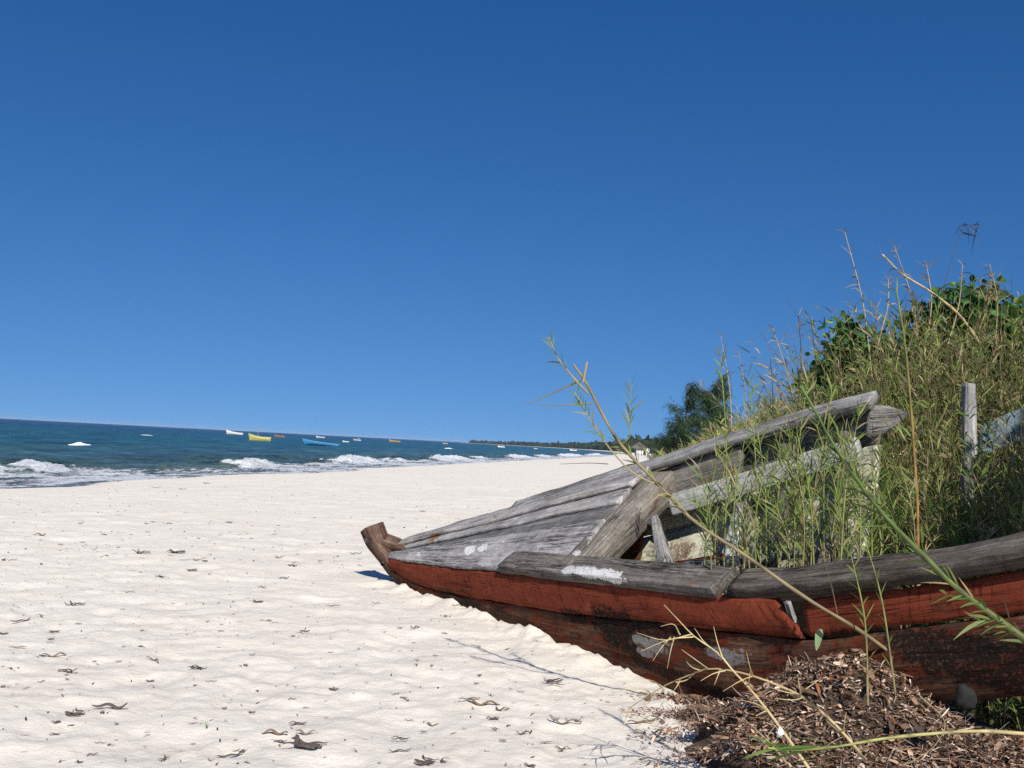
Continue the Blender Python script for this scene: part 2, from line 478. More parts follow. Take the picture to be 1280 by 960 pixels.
lace = 0.75 * np.exp(-((WS - 0.35 - 0.5 * fbm(YS * .4, WS * 0, 88, 3)) / 0.22)**2)
foam = np.clip(np.maximum(foam, lace), 0, 1.2)
Xs = x_shore(YS) - WS
t = NT('surf_water')
c, chop, ob = water_nodes(t)
fm = t.attr('foam', 'Fac')
br = t.noise(t.mapping(ob, (2.2, .8, 2.0)), 1.6, 10, 0.76, 0.6)
ff = t.ramp(t.math('ADD', fm, t.math('MULTIPLY', t.math('SUBTRACT', br, 0.5), 2.2)), [(0.44, 0.0), (0.66, 1.0)])
fc = t.ramp(t.noise(t.mapping(ob, (1.6, 1.0, 2.2)), 2.0, 9, .75), [(.33, (.42, .47, .52)), (.6, (.80, .82, .84))])
c = t.mix(t.math('MULTIPLY', ff, .93), c, fc)
t.color(c)
t.link(t.math('ADD', t.math('MULTIPLY', ff, 0.7), 0.2), t.b.inputs['Roughness'])
surf = mesh_obj('surf', np.stack([Xs, YS, Zs], -1), grid_faces(*Xs.shape), t.m, smooth=True,
                attr={'off': (np.clip(WS / 260, 0, 1) ** 0.62).ravel(), 'foam': foam.ravel()})
tag(surf, 'white breaking surf at the edge of the beach', None, None, 'structure')

# loose whitecaps farther out
def whitecap(px, py, Lm, Wm, hgt, name='whitecap'):
    p = G(px, py, SEA_Z)
    u = np.linspace(-1, 1, 60); v = np.linspace(-1, 1, 26)
    U, Vv = np.meshgrid(u, v, indexing='ij')
    r = np.sqrt(U**2 + Vv**2)
    n = fbm(U * 2.2 + px, Vv * 1.6, 19, 4, .65)
    z = hgt * np.maximum(0, 1 - r ** 1.5 + .7 * n - .2) - 0.05
    z = np.where(r > 0.98, -0.3, z)
    ang = math.radians(-6)
    X = U * Lm / 2 * math.cos(ang) - Vv * Wm / 2 * math.sin(ang); Y = U * Lm / 2 * math.sin(ang) + Vv * Wm / 2 * math.cos(ang)
    o = mesh_obj(name, np.stack([X + p.x, Y + p.y, z + SEA_Z + 0.05], -1), grid_faces(60, 26), M_FOAM, smooth=True)
    tag(o, 'white crest of foam on the open sea', None, None, 'structure')
M_FOAM = plain('sea_foam', (0.72, 0.75, 0.78), 0.9, 0.15, 3)
whitecap(100, 556, 1.7, 1.3, 0.17)
whitecap(184, 544, 2.2, 1.2, 0.08)
whitecap(235, 549, 1.6, 1.0, 0.04)
whitecap(561, 561, 2.6, 2.0, 0.22)
whitecap(616, 568.5, 2.0, 2.0, 0.18)

# ------------------------------------------------------------------ wrecked wooden boat
BOAT = empty('wooden_boat', (-0.9, 8.2, 0.0), 'derelict red and grey wooden boat heeled over on the sand, bow towards the sea', 'boat')
ROOT = BOAT.location
IN = np.array([0.66, 0.46, 0.58])          # inboard, along the heeled deck
UP = np.array([-0.46, -0.33, 0.82])
def ny(px):                                  # plan of the near sheer, metres ahead at a column of the photograph
    r = (px - 640) / F_PX
    y = 3.5 / (r + 0.55)
    if y < 4.5: y = 3.76 / (r + 0.60)
    if y < 3.9: y = 3.975 / (r + 0.65)
    return y
def cy(px):
    r = (px - 640) / F_PX
    return max(3.55 / (r + 0.524), ny(px) + 0.12)
N_PX = [(478, 696), (505, 702), (538, 707), (604, 713), (653, 718), (702, 724), (791, 734), (860, 742), (912, 747), (965, 747), (1008, 744), (1090, 736), (1204, 722), (1280, 709), (1400, 690), (1500, 676), (1800, 640)]
NEAR = spline([P(x, y, ny(x)) for x, y in N_PX], 330)
N_U = arclen(NEAR)
def near_at(px):                             # index on the near sheer for a column
    pr = np.array([640 + 0 for _ in NEAR])
    return int(np.argmin(np.abs(NEAR[:, 0] / NEAR[:, 1] - ((px - 640) / F_PX) * 0.995)))
F_PX3 = [(488, 683, 8.35), (520, 672, 8.15), (558, 660, 7.93), (617, 643, 7.6), (676, 626, 7.25), (722, 611, 7.0), (794, 590, 6.72), (838, 577, 6.53), (910, 554, 6.25), (979, 533, 6.0), (1045, 513, 5.77), (1093, 503, 5.6)]
FAR = spline([P(*p) for p in F_PX3], 200)

def board(name, A, B, th, mat, nv=6, parent=BOAT, bulge=0.0, rough=0.004, up=None, seed=0, ends=0.0, edge=0.0):
    """a plank between two edge curves, with thickness, worn faces and edges"""
    A = np.asarray(A, float); B = np.asarray(B, float); n = len(A)
    v = np.linspace(0, 1, nv)
    g = A[:, None] * (1 - v)[None, :, None] + B[:, None] * v[None, :, None]
    ud = np.gradient(g, axis=0); vd = np.gradient(g, axis=1)
    nr = nrm(np.cross(ud, vd))
    if up is not None:
        s = np.sign((nr * np.asarray(up)).sum(-1, keepdims=True)); s[s == 0] = 1; nr = nr * s
    L = arclen((A + B) / 2); wd = np.linalg.norm(B - A, axis=1).mean()
    Lg = np.broadcast_to(L[:, None], (n, nv)); Vg = np.broadcast_to((v * wd)[None], (n, nv))
    g = g + nr * (bulge * np.sin(np.pi * v))[None, :, None]
    g = g + nr * (rough * 2 * fbm(Lg * 3 + seed, Vg * 14, seed, 3))[..., None]
    if edge > 0:
        dv = nrm(B - A)[:, None]
        ea = edge * (fbm(L * 5 + seed, L * 0, seed + 5, 4, .6)); eb = edge * (fbm(L * 5 + seed, L * 0 + 5, seed + 9, 4, .6))
        g[:, 0] += dv[:, 0] * ea[:, None]; g[:, -1] += dv[:, 0] * eb[:, None]
    if ends > 0:
        du = nrm(np.gradient(A, axis=0))
        e = ends * fbm(v * 6 + seed, v * 0, seed + 3, 3, .6)
        g[-1] += du[-1] * e[:, None]; g[0] += du[0] * e[::-1, None]
    top = g; bot = g - nr * th
    V = np.concatenate([top.reshape(-1, 3), bot.reshape(-1, 3)])
    f = grid_faces(n, nv); m0 = n * nv
    idx = np.arange(n * nv).reshape(n, nv)
    loop = np.concatenate([idx[0, :], idx[1:, -1], idx[-1, -2::-1], idx[-2:0:-1, 0]])
    nx = np.roll(loop, -1)
    side = np.stack([loop, loop + m0, nx + m0, nx], -1)
    uv0 = np.stack([Lg + seed * 1.37, Vg + seed * 0.61], -1).reshape(-1, 2)
    uv = np.concatenate([uv0, uv0 + [0.03, th]])
    return mesh_obj(name, V, np.concatenate([f, f[:, ::-1] + m0, side]), mat, parent, False, uv)

def timber(name, path, w, h, mat, parent=BOAT, inn=IN, up=None, n=40, rough=0.004, seed=0, taper=(1, 1), round_=0.09):
    """a squared timber swept along a path; w along `inn`, h across it"""
    c = spline(path, n); T = nrm(np.gradient(c, axis=0))
    I = np.asarray(inn, float); I = nrm(I - (T * I).sum(1, keepdims=True) * T); U = np.cross(T, I)
    if U[n // 2, 2] < 0: U = -U
    sc = np.linspace(taper[0], taper[1], n)
    k = round_
    sec = []
    for (x, y) in ((-1, -1), (1, -1), (1, 1), (-1, 1)):
        pass
    sec = np.array([(-1, -1 + k), (-1 + k, -1), (0, -1), (1 - k, -1), (1, -1 + k), (1, 0), (1, 1 - k), (1 - k, 1), (0, 1), (-1 + k, 1), (-1, 1 - k), (-1, 0)]) * 0.5
    m_ = len(sec)
    a = np.cumsum(np.r_[0, np.linalg.norm(np.diff(sec * [w, h], axis=0), axis=1)])
    L = arclen(c)
    jit = rough * 1.6 * np.stack([fbm(L[:, None] * 4 + seed, a[None] * 9, seed, 3), fbm(L[:, None] * 4, a[None] * 9, seed + 40, 3)], -1)
    Vv = c[:, None] + (I[:, None] * (sec[:, 0] * w)[None, :, None] + U[:, None] * (sec[:, 1] * h)[None, :, None]) * sc[:, None, None]
    Vv = Vv + I[:, None] * jit[..., :1] + U[:, None] * jit[..., 1:]
    V = Vv.reshape(-1, 3); Fq = grid_faces(n, m_, True)
    uv = np.stack([np.broadcast_to(L[:, None], (n, m_)) + seed, np.broadcast_to(a[None], (n, m_)) + seed * .31], -1).reshape(-1, 2)
    caps = []
    V2 = [V]; uvs = [uv]; base = len(V)
    for e, (row, flip) in enumerate(((0, 1), (n - 1, 0))):
        V2.append(Vv[row].mean(0)[None]); uvs.append(np.array([[L[row] + seed, seed * .31]]))
        r = row * m_ + np.arange(m_); r2 = row * m_ + (np.arange(m_) + 1) % m_
        tri = np.stack([r, r2, np.full(m_, base + e)], -1)
        caps.append(tri if not flip else tri[:, ::-1])
    return mesh_obj(name, np.concatenate(V2), [Fq, np.concatenate(caps)], mat, parent, False, np.concatenate(uvs))

WHITE = (0.72, 0.71, 0.68); RUST = (0.19, 0.085, 0.028); TAR_SHADE = (0.012, 0.011, 0.010)  # the near-black serves tar stains and the painted shade on the stern
dk = lambda px, py, d: P(px, py, d)
deck_spots = [
    (dk(588, 688, 7.12), (.07, .09, .035), WHITE, .95), (dk(605, 685, 7.0), (.06, .08, .03), WHITE, .9), (dk(637, 680, 6.83), (.05, .07, .03), WHITE, .9), (dk(527, 694, 7.8), (.04, .06, .03), WHITE, .9), (dk(628, 683, 6.9), (.03, .04, .02), WHITE, .8),
    (dk(640, 700, 6.5), (.16, .14, .05), (.45, .44, .43), .7), (dk(605, 703, 6.75), (.10, .10, .03), (.45, .44, .43), .6),
    (dk(547, 673, 7.9), (.08, .10, .05), RUST, .95), (dk(625, 655, 7.4), (.06, .09, .07), RUST, .8), (dk(688, 631, 7.1), (.05, .08, .08), RUST, .8),
    (dk(745, 617, 6.9), (.12, .16, .06), RUST, .75), (dk(520, 704, 7.8), (.05, .06, .03), (.25, .13, .03), .8), (dk(713, 629, 6.95), (.035, .05, .02), TAR_SHADE, 1.0)]
W_DECK = wood('weathered_deck', (.17, .16, .15), (.36, .345, .33), (.56, .54, .52), .35, deck_spots, root=ROOT)
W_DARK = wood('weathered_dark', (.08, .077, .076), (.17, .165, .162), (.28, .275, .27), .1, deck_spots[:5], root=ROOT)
beam_spots = [(dk(735, 683, 6.0), (.045, .06, .03), WHITE, .95), (dk(722, 692, 5.9), (.03, .04, .025), WHITE, .9), (dk(733, 697, 5.9), (.02, .03, .02), WHITE, .9), (dk(762, 664, 6.15), (.045, .045, .012), WHITE, .8),
              (dk(764, 650, 6.25), (.045, .06, .03), (.025, .02, .018), 1.0)]
W_BEAM = wood('weathered_beam', (.10, .088, .075), (.20, .18, .155), (.33, .305, .27), .25, beam_spots, root=ROOT)
W_RAIL = wood('silvered_rail', (.14, .135, .128), (.29, .28, .27), (.46, .45, .43), .12, [(dk(995, 532, 5.95), (.06, .06, .02), RUST, .5)], root=ROOT)
rail_spots = [(dk(735, 716, 5.55), (.14, .16, .03), WHITE, 1.0), (dk(765, 720, 5.38), (.14, .16, .035), WHITE, 1.0), (dk(707, 712, 5.75), (.06, .07, .03), WHITE, .9), (dk(860, 738, 4.8), (.1, .1, .03), (.13, .12, .11), .6)]
W_NRAIL = wood('grey_near_rail', (.085, .073, .062), (.18, .16, .14), (.31, .285, .255), .25, rail_spots, root=ROOT)
GREY = (.26, .255, .245)
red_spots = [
    (P(775, 782, 5.4), (.26, .24, .12), TAR_SHADE, .96), (P(730, 768, 5.8), (.16, .2, .05), TAR_SHADE, .9), (P(820, 790, 5.1), (.22, .2, .06), TAR_SHADE, .85), (P(880, 798, 4.85), (.25, .2, .045), TAR_SHADE, .9),
    (P(800, 812, 5.3), (.16, .16, .05), TAR_SHADE, .8), (P(1130, 805, 4.0), (.35, .3, .05), TAR_SHADE, .7), (P(1010, 830, 4.4), (.4, .3, .045), TAR_SHADE, .7), (P(590, 752, 6.9), (.6, .9, .03), (.03, .024, .018), .7)]  # the aftmost black blotch puts hull shade into the colour
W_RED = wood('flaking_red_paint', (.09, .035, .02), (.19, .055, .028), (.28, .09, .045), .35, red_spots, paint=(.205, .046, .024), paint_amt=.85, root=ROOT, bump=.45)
low_spots = red_spots[:5] + [(P(1240, 825, 3.6), (.55, .45, .10), TAR_SHADE, .9), *[(P(px_, py_, dd_), (rr_ * 1.2, rr_ * 4, rr_ * .7), GREY, .85) for px_, py_, dd_, rr_ in ((800, 795, 5.3, .045), (818, 802, 5.2, .06), (806, 812, 5.25, .04), (835, 799, 5.1, .04), (895, 811, 4.76, .05), (912, 816, 4.7, .06), (926, 808, 4.64, .035), (968, 818, 4.5, .035), (990, 812, 4.4, .025))],  # broad stern blotch: black paint plus the hull's shade put into the colour
                             (P(850, 846, 4.95), (.4, .6, .035), TAR_SHADE, .8), (P(570, 752, 7.0), (.22, .9, .05), (.03, .024, .016), .8), (P(640, 776, 6.4), (.25, .9, .045), (.03, .024, .016), .75), (P(720, 812, 5.9), (.25, .9, .04), TAR_SHADE, .8)]
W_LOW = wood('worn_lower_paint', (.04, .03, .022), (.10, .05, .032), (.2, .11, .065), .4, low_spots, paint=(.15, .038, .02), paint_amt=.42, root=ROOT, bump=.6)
W_PALE = wood('peeling_pale_paint', (.16, .15, .12), (.30, .29, .25), (.45, .44, .40), .3, [(P(860, 690, 6.5), (.16, .12, .09), (.12, .05, .03), .8)], paint=(.58, .57, .43), paint_amt=.75, root=ROOT, bump=.5)
W_STR = wood('pale_stringer', (.22, .22, .20), (.36, .36, .34), (.5, .5, .48), .12, paint=(.50, .51, .47), paint_amt=.6, root=ROOT, bump=.6)
M_IRON = plain('rusty_iron', (.05, .03, .022), .8, .4, 30)

# planked near side: two strakes outside, broken amidships
def off_curve(pxs, depth_fn): return [P(x, y, depth_fn(x)) for x, y in pxs]
S1_PX = [(484, 707), (506, 722), (548, 738), (600, 748), (650, 757), (722, 768), (790, 774), (850, 781), (909, 790), (950, 794), (1003, 799)]
s1d = lambda x: ny(x) * .985 + cy(x) * .015
i_end = near_at(985)
topc = NEAR[:i_end]
S1 = spline(off_curve(S1_PX, s1d), i_end)
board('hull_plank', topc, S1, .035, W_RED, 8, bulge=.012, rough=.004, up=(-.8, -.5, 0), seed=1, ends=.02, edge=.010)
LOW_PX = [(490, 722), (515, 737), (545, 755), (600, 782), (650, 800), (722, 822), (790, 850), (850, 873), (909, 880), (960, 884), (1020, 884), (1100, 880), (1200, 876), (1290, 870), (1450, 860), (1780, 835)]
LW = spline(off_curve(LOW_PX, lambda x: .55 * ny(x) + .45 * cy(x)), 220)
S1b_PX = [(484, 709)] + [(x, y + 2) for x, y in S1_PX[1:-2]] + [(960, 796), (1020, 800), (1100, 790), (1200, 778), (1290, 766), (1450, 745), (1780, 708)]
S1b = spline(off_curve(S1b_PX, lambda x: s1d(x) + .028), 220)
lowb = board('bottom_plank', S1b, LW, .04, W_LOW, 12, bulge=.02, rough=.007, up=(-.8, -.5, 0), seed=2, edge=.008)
lowb['label'] = 'worn bottom plank with black tar stains, painted shade at the stern and grey bare patches'
N2_PX = [(1006, 748), (1090, 740), (1204, 725), (1280, 712), (1400, 693), (1500, 679), (1780, 645)]
S2_PX = [(1012, 796), (1100, 786), (1204, 774), (1280, 764), (1400, 748), (1500, 735), (1780, 704)]
N2 = spline([P(x, y, ny(x) + .035) for x, y in N2_PX], 110); S2 = spline([P(x, y, s1d(x) + .02) for x, y in S2_PX], 110)
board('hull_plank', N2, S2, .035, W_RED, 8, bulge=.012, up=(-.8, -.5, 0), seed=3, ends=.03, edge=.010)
# broken strake end: a splintered batten, and an inner plank coloured black as the gap's shade
timber('batten', [P(984, 752, 4.28), P(992, 775, 4.30), P(1003, 799, 4.34)], .022, .03, W_RAIL, n=14, seed=9)
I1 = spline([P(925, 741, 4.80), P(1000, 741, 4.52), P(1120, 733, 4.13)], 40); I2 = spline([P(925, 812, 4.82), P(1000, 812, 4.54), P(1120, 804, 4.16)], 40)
board('inner_plank', I1, I2, .03, wood('shade_black_plank', (.012, .010, .009), (.028, .022, .018), (.05, .042, .036), .1, root=ROOT), 5, up=(-.8, -.5, 0), seed=4)

# near rail, in two lengths
def shift(c, i=0, u=0): return c + np.asarray(IN) / 0.99 * i + np.asarray(UP) / 0.99 * u
iA, iB = near_at(640), near_at(934)
timber('gunwale', shift(NEAR[iA:iB], .075, .024)[::6], .165, .062, W_NRAIL, n=110, seed=11, rough=.006)
R2_PX = [(932, 733), (1008, 729), (1090, 720), (1204, 705), (1280, 690), (1400, 670), (1500, 655)]
R2 = shift(NEAR[near_at(930):], .068, .030)
timber('gunwale', R2[::6], .135, .065, wood('dark_near_rail', (.06, .048, .038), (.125, .106, .088), (.24, .215, .185), .3, root=ROOT), n=110, seed=12, rough=.007)

# foredeck: planks running from the bow to the big beam
near_d = shift(NEAR[3:near_at(728)], .0, .012)
nd = spline(np.vstack([near_d[:-1:8], near_d[-1:]]), 90)
far_d = spline([P(*p) for p in F_PX3[:7]] + [P(818, 583, 6.62)], 90)
def deck_curve(v, lift=0.0):
    c = nd * (1 - v) + far_d * v
    cam_ = 0.075 * np.sin(np.pi * v) * np.linspace(.1, 1, 90)
    return c + UP[None] * (cam_ + lift)[:, None] if np.ndim(cam_ + lift) else c + UP * cam_
zc = np.zeros(90)
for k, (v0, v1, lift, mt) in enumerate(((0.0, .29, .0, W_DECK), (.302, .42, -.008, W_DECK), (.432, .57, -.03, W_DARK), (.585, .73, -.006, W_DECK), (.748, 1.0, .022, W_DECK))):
    TOPPLANK = board('deck_plank', deck_curve(v0, zc + lift), deck_curve(v1, zc + lift), .035, mt, 7, up=UP, seed=20 + k, rough=.006, edge=.012)
# big deck beam across the aft end of the foredeck
BEAM = timber('deck_beam', [P(720, 722, 5.83), P(746, 691, 5.98), P(781, 655, 6.18), P(831, 603, 6.53)], .185, .17, W_BEAM, inn=np.array([.78, -.6, .1]), n=50, seed=31, rough=.008, round_=.10)
# far rail, broken off at its after end
timber('gunwale', [Vector(p) + Vector((0, 0, .015)) for p in FAR[66:200:19]], .13, .048, W_RAIL, n=110, seed=33, rough=.006, taper=(.8, 1.05))
# the side under the far rail: boards, stringer, ceiling planks, frames
def far_px(px):
    return int(np.argmin(np.abs(FAR[:, 0] / FAR[:, 1] - (px - 640) / F_PX)))
fa, fb = far_px(838), far_px(935)
cA = FAR[fa:fb] + np.array([0, 0, -.02]); dn = lambda c, dz, dx=0, dyy=0: c + np.array([dx, dyy, dz])
b = board('side_board', cA, dn(cA, -.24, -.02, -.03), .04, wood('rusty_side_board', (.09, .08, .07), (.19, .175, .155), (.29, .27, .25), .6,
      [(P(852, 603, 6.4), (.035, .035, .03), RUST, .8), (P(885, 601, 6.3), (.055, .05, .02), RUST, .7), (P(845, 588, 6.45), (.03, .03, .02), RUST, .7), (P(915, 590, 6.2), (.035, .03, .05), RUST, .75)], root=ROOT), 7, up=(-.5, -.8, 0), seed=41, ends=.03, edge=.012)
b['label'] = 'grey side board with orange rust stains'
cF = FAR[far_px(800):]
strg = timber('stringer', [P(838, 632, 6.42), P(880, 619, 6.26), P(950, 598, 6.0), P(1035, 571, 5.75), P(1075, 560, 5.62)], .05, .13, W_STR, n=70, seed=42, inn=np.array([.55, .83, 0.0]))
# outer planking of the far side (behind the frames)
oF = cF + np.array([.06, .08, -.02]); nF = len(oF)
oM = oF + np.array([-.01, -.01, -.42]); oL = oF + np.array([-.13, -.17, -.80]); oB = oF + np.array([-.36, -.46, -1.15])
for k, (a_, b_, mt) in enumerate(((oF, oF * .5 + oM * .5, W_DARK), (oF * .5 + oM * .5 - [0, 0, .006], oM, W_PALE), (oM - [0, 0, .006], oL, W_PALE), (oL - [0, 0, .006], oB, W_PALE))):
    board('side_plank', a_, b_, .035, mt, 7, up=(-.5, -.8, 0), seed=50 + k, rough=.006, edge=.006)
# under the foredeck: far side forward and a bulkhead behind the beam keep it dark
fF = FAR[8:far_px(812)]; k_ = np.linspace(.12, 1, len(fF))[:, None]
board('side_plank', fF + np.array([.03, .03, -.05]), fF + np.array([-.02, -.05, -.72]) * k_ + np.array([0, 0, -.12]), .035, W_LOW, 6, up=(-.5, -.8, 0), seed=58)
# bottom: floor boards from the far bilge to the near bilge
nb = near_at(700)
nearB = spline([P(x, y, cy(x) + .30) for x, y in ((690, 770), (791, 812), (912, 845), (1090, 850), (1280, 840))], len(oB)) 
nearB[:, 2] = np.clip(nearB[:, 2], -.08, .12)
farB = oB.copy(); farB[:, 2] = np.clip(farB[:, 2], -.02, .3)
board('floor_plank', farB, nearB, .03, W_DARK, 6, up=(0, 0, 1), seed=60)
def rib(px, w=.075, mt=W_STR, seed=70, top=.10, k=1.0):
    i = min(far_px(px), len(FAR) - 1); p = FAR[i]
    pts = [p + np.array([-.005, -.0, -top]), p + np.array([-.01, -.02, -.38]), p + np.array([-.10, -.14, -.68]), p + np.array([-.28, -.37, -1.0]), p + np.array([-.55, -.72, -1.18])]
    return timber('rib', pts, w, .085, mt, n=30, seed=seed, inn=np.array([.75, -.66, 0]), rough=.006)
rib(936, seed=72, top=.3); rib(990, seed=73, mt=W_NRAIL, top=.12); rib(1066, w=.06, seed=74, mt=W_NRAIL, top=.14)
kn = timber('knee', [P(819, 648, 6.15), P(824, 672, 6.02), P(836, 716, 5.9)], .07, .09, W_RAIL, n=20, seed=76, inn=np.array([.75, -.66, 0]), taper=(.6, 1.1))
# splintered tail of the broken far side
tl = board('broken_board', spline([P(1090, 505, 5.65), P(1115, 507, 5.7), P(1136, 514, 5.75)], 16), spline([P(1086, 545, 5.65), P(1110, 541, 5.7), P(1134, 520, 5.75)], 16), .04, W_DARK, 6, up=(-.5, -.8, 0), seed=77, edge=.02)
# a loose thwart and a red edge board inside
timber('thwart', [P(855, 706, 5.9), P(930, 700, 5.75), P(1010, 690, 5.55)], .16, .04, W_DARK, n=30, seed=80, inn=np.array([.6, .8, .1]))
timber('inner_rail', [P(838, 707, 6.0), P(872, 702, 5.92), P(905, 696, 5.85)], .03, .035, W_RED, n=40, seed=81)
# stem post with its block head
stem_spots = [(P(476, 668, 8.4), (.06, .06, .08), (.14, .05, .025), .7), (P(460, 672, 8.4), (.03, .05, .05), (.35, .32, .29), .8), (P(484, 678, 8.35), (.05, .05, .04), (.17, .06, .03), .8), (P(462, 690, 8.4), (.08, .08, .05), (.12, .055, .03), .6)]
W_STEM = wood('stem_wood', (.06, .035, .025), (.14, .085, .062), (.25, .20, .17), .7, stem_spots, root=ROOT)
st = timber('stem_post', [P(464, 659, 8.42), P(470, 674, 8.40), P(484, 694, 8.32), P(503, 716, 8.2), P(535, 742, 8.05)], .17, .19, W_STEM, n=40, seed=90, inn=np.array([.78, .55, .3]), rough=.008, taper=(1.0, .68), round_=.35)
st['label'] = 'rust brown stem post with a blunt rounded head'
timber('breasthook', [P(470, 675, 8.40), P(488, 680, 8.33), P(510, 686, 8.14)], .15, .10, W_STEM, n=16, seed=91, taper=(1, .55))
V, Fq = tube(spline([P(481, 699, 8.25), P(478, 706, 8.2)], 6), .018, 8); mesh_obj('bolt', V, Fq, M_IRON, st)
for (px, py, d) in ((713, 628, 6.9), (783, 650, 6.13)):
    c0 = np.array(P(px, py, d)) + UP * (.03 if px < 740 else .012)
    V, Fq = tube(np.array([c0 - UP * .06, c0 - UP * .01, c0 + UP * .012, c0 + UP * .014]), [.028, .028, .024, .001], 12); mesh_obj('bolt_head', V, Fq, M_IRON, BEAM if px > 740 else TOPPLANK, True)

# ------------------------------------------------------------------ plants
GREEN = np.array([.10, .185, .035]); LIME = np.array([.25, .31, .075]); TAN = np.array([.42, .34, .18]); BROWN = np.array([.17, .12, .065]); OLIVE = np.array([.20, .225, .065]); STRAW = np.array([.55, .43, .22])
M_LEAF = leafmat('reed_leaf'); M_STEM = leafmat('reed_stem', .05, .5); M_DRY = leafmat('dry_straw', .1, .7)
def reed_parts(path, r0, r1, leaves, rngl=rng):
    c = spline(path, 40); rad = np.linspace(r0, r1, 40)
    L = arclen(c)
    node = 1 + .12 * np.sin(L * 23) + .30 * (np.abs((L / .11) % 1 - .5) > .44)
    return c, rad * node
def reed(name, path, r0, r1, label, cat='plant', group=None, stemcol=(LIME, GREEN), leafcol=(GREEN, LIME), span=(.1, 1), nleaf=24, L=(.07, .13), w=.009, ang=.6, extra=(), spines=(), droop=.25, leafname='leaf_blades', tuft=0):
    c, rad = reed_parts(path, r0, r1, None)
    root = empty(name, Vector(c[0]), label, cat, group)
    A = Acc()
    V, Fq = tube(c, rad, 8)
    u = np.repeat(np.linspace(0, 1, 40), 8)[:, None]
    mot = (1 + .55 * vnoise(u[:, 0] * 60, np.arange(len(u)) % 8 * .4, int(path[0][0] * 999) % 97) - .45 * (np.repeat(np.abs((arclen(c) / .11) % 1 - .5) > .45, 8)))[:, None]
    A.add(V, Fq, (np.asarray(stemcol[0]) * (1 - u) + np.asarray(stemcol[1]) * u) * mot)
    for pts, ra, rb, col in extra:
        cc = spline(pts, 16); V, Fq = tube(cc, np.linspace(ra, rb, 16), 6); A.add(V, Fq, np.asarray(col))
    A.build('stem', M_STEM, root, True)
    # leaves in two ranks along the stem and side shoots
    B = Acc()
    def leaf_run(cv, n, sp, L, w, ang, rs):
        T = nrm(np.gradient(cv, axis=0))
        tt = np.linspace(sp[0], sp[1], n) + rng.normal(0, .01, n); ii = np.clip((tt * (len(cv) - 1)).astype(int), 0, len(cv) - 1)
        side0 = nrm(np.cross(T[ii], np.array([.25, .95, .2])))
        sg = np.where(np.arange(n) % 2 == 0, 1, -1)[:, None]
        side = nrm(side0 * sg + rng.normal(0, .35, (n, 3)))
        a_ = ang + rng.normal(0, .12, n)[:, None]
        d = nrm(T[ii] * np.cos(a_) + side * np.sin(a_))
        LL = rng.uniform(L[0], L[1], n) * (1 - .35 * np.abs(tt - .6))
        V, Fq, k = ribbons(cv[ii], d, np.cross(d, T[ii]) + rng.normal(0, .3, (n, 3)), LL, w * rng.uniform(.7, 1.2, n), droop * rng.uniform(0, 1.4, n), 4, (.5, .95, 1., .6, .03))
        f = rng.uniform(0, 1, (n, 1)); col = leafcol[0] * (1 - f) + leafcol[1] * f
        dry = rng.uniform(0, 1, n) < .14; col[dry] = TAN * rng.uniform(.6, 1, (dry.sum(), 1))
        B.add(V, Fq, np.repeat(col, k, 0))
    leaf_run(c, nleaf, span, L, w, ang, 0)
    for pts, n, LL in spines:
        leaf_run(spline(pts, 24), n, (.15, 1), LL, w, ang * .85, 0)
    if B.n: B.build(leafname, M_LEAF, root)
    return root

# 1  the long bare stalk leaning out over the boat
d0 = 3.95
reed('reed_stalk', [P(1162, 856, 3.88), P(1133, 832, 3.9), P(1080, 792, 3.9), P(1010, 749, 3.92), P(940, 700, d0), P(855, 640, d0), P(825, 607, d0), P(795, 577, 3.98), P(772, 550, 4), P(750, 512, 4.02), P(732, 477, 4.05), P(717, 456, 4.06)],
     .0080, .0055, 'long bare tan reed stalk leaning left across the boat from the seaweed heap', 'reed', None, (TAN * .5, TAN * .5), (GREEN * 1.1, LIME), (.62, .80), 16, (.05, .10), .008, .55,
     extra=[([P(735, 492, 4.04), P(715, 470, 4.05), P(697, 447, 4.06), P(686, 421, 4.08)], .0055, .002, TAN * .62),
            ([P(728, 475, 4.05), P(700, 487, 4.1), P(657, 507, 4.15)], .004, .0012, TAN * .5), ([P(741, 504, 4.03), P(710, 506, 4.0), P(672, 507, 3.98)], .0036, .001, TAN * .45),
            ([P(729, 477, 4.05), P(732, 462, 4.03), P(734, 452, 4.02)], .006, .004, TAN), ([P(775, 556, 4), P(786, 548, 3.97), P(787, 520, 3.95), P(790, 478, 3.93)], .003, .001, LIME * .8),
            ([P(825, 608, 3.97), P(790, 590, 3.93), P(770, 570, 3.92), P(748, 541, 3.9), P(727, 505, 3.88), P(718, 490, 3.88)], .004, .0015, TAN * .8),
            ([P(760, 580, 3.9), P(745, 579, 3.92), P(700, 580, 3.95)], .002, .001, BROWN),
            ([P(1047, 770, 3.91), P(1040, 735, 3.85), P(1030, 700, 3.8)], .003, .001, BROWN), ([P(862, 645, d0), P(830, 617, 3.9), P(800, 640, 3.88)], .002, .001, TAN)],
     spines=[([P(715, 470, 4.05), P(697, 447, 4.06), P(686, 421, 4.08)], 16, (.05, .085)), ([P(787, 545, 3.96), P(787, 520, 3.95), P(790, 478, 3.93)], 14, (.06, .11)),
             ([P(765, 562, 3.91), P(748, 541, 3.9), P(727, 505, 3.88), P(718, 488, 3.88)], 22, (.05, .09)), ([P(800, 585, 3.97), P(780, 560, 4), P(768, 548, 4)], 12, (.05, .09))])
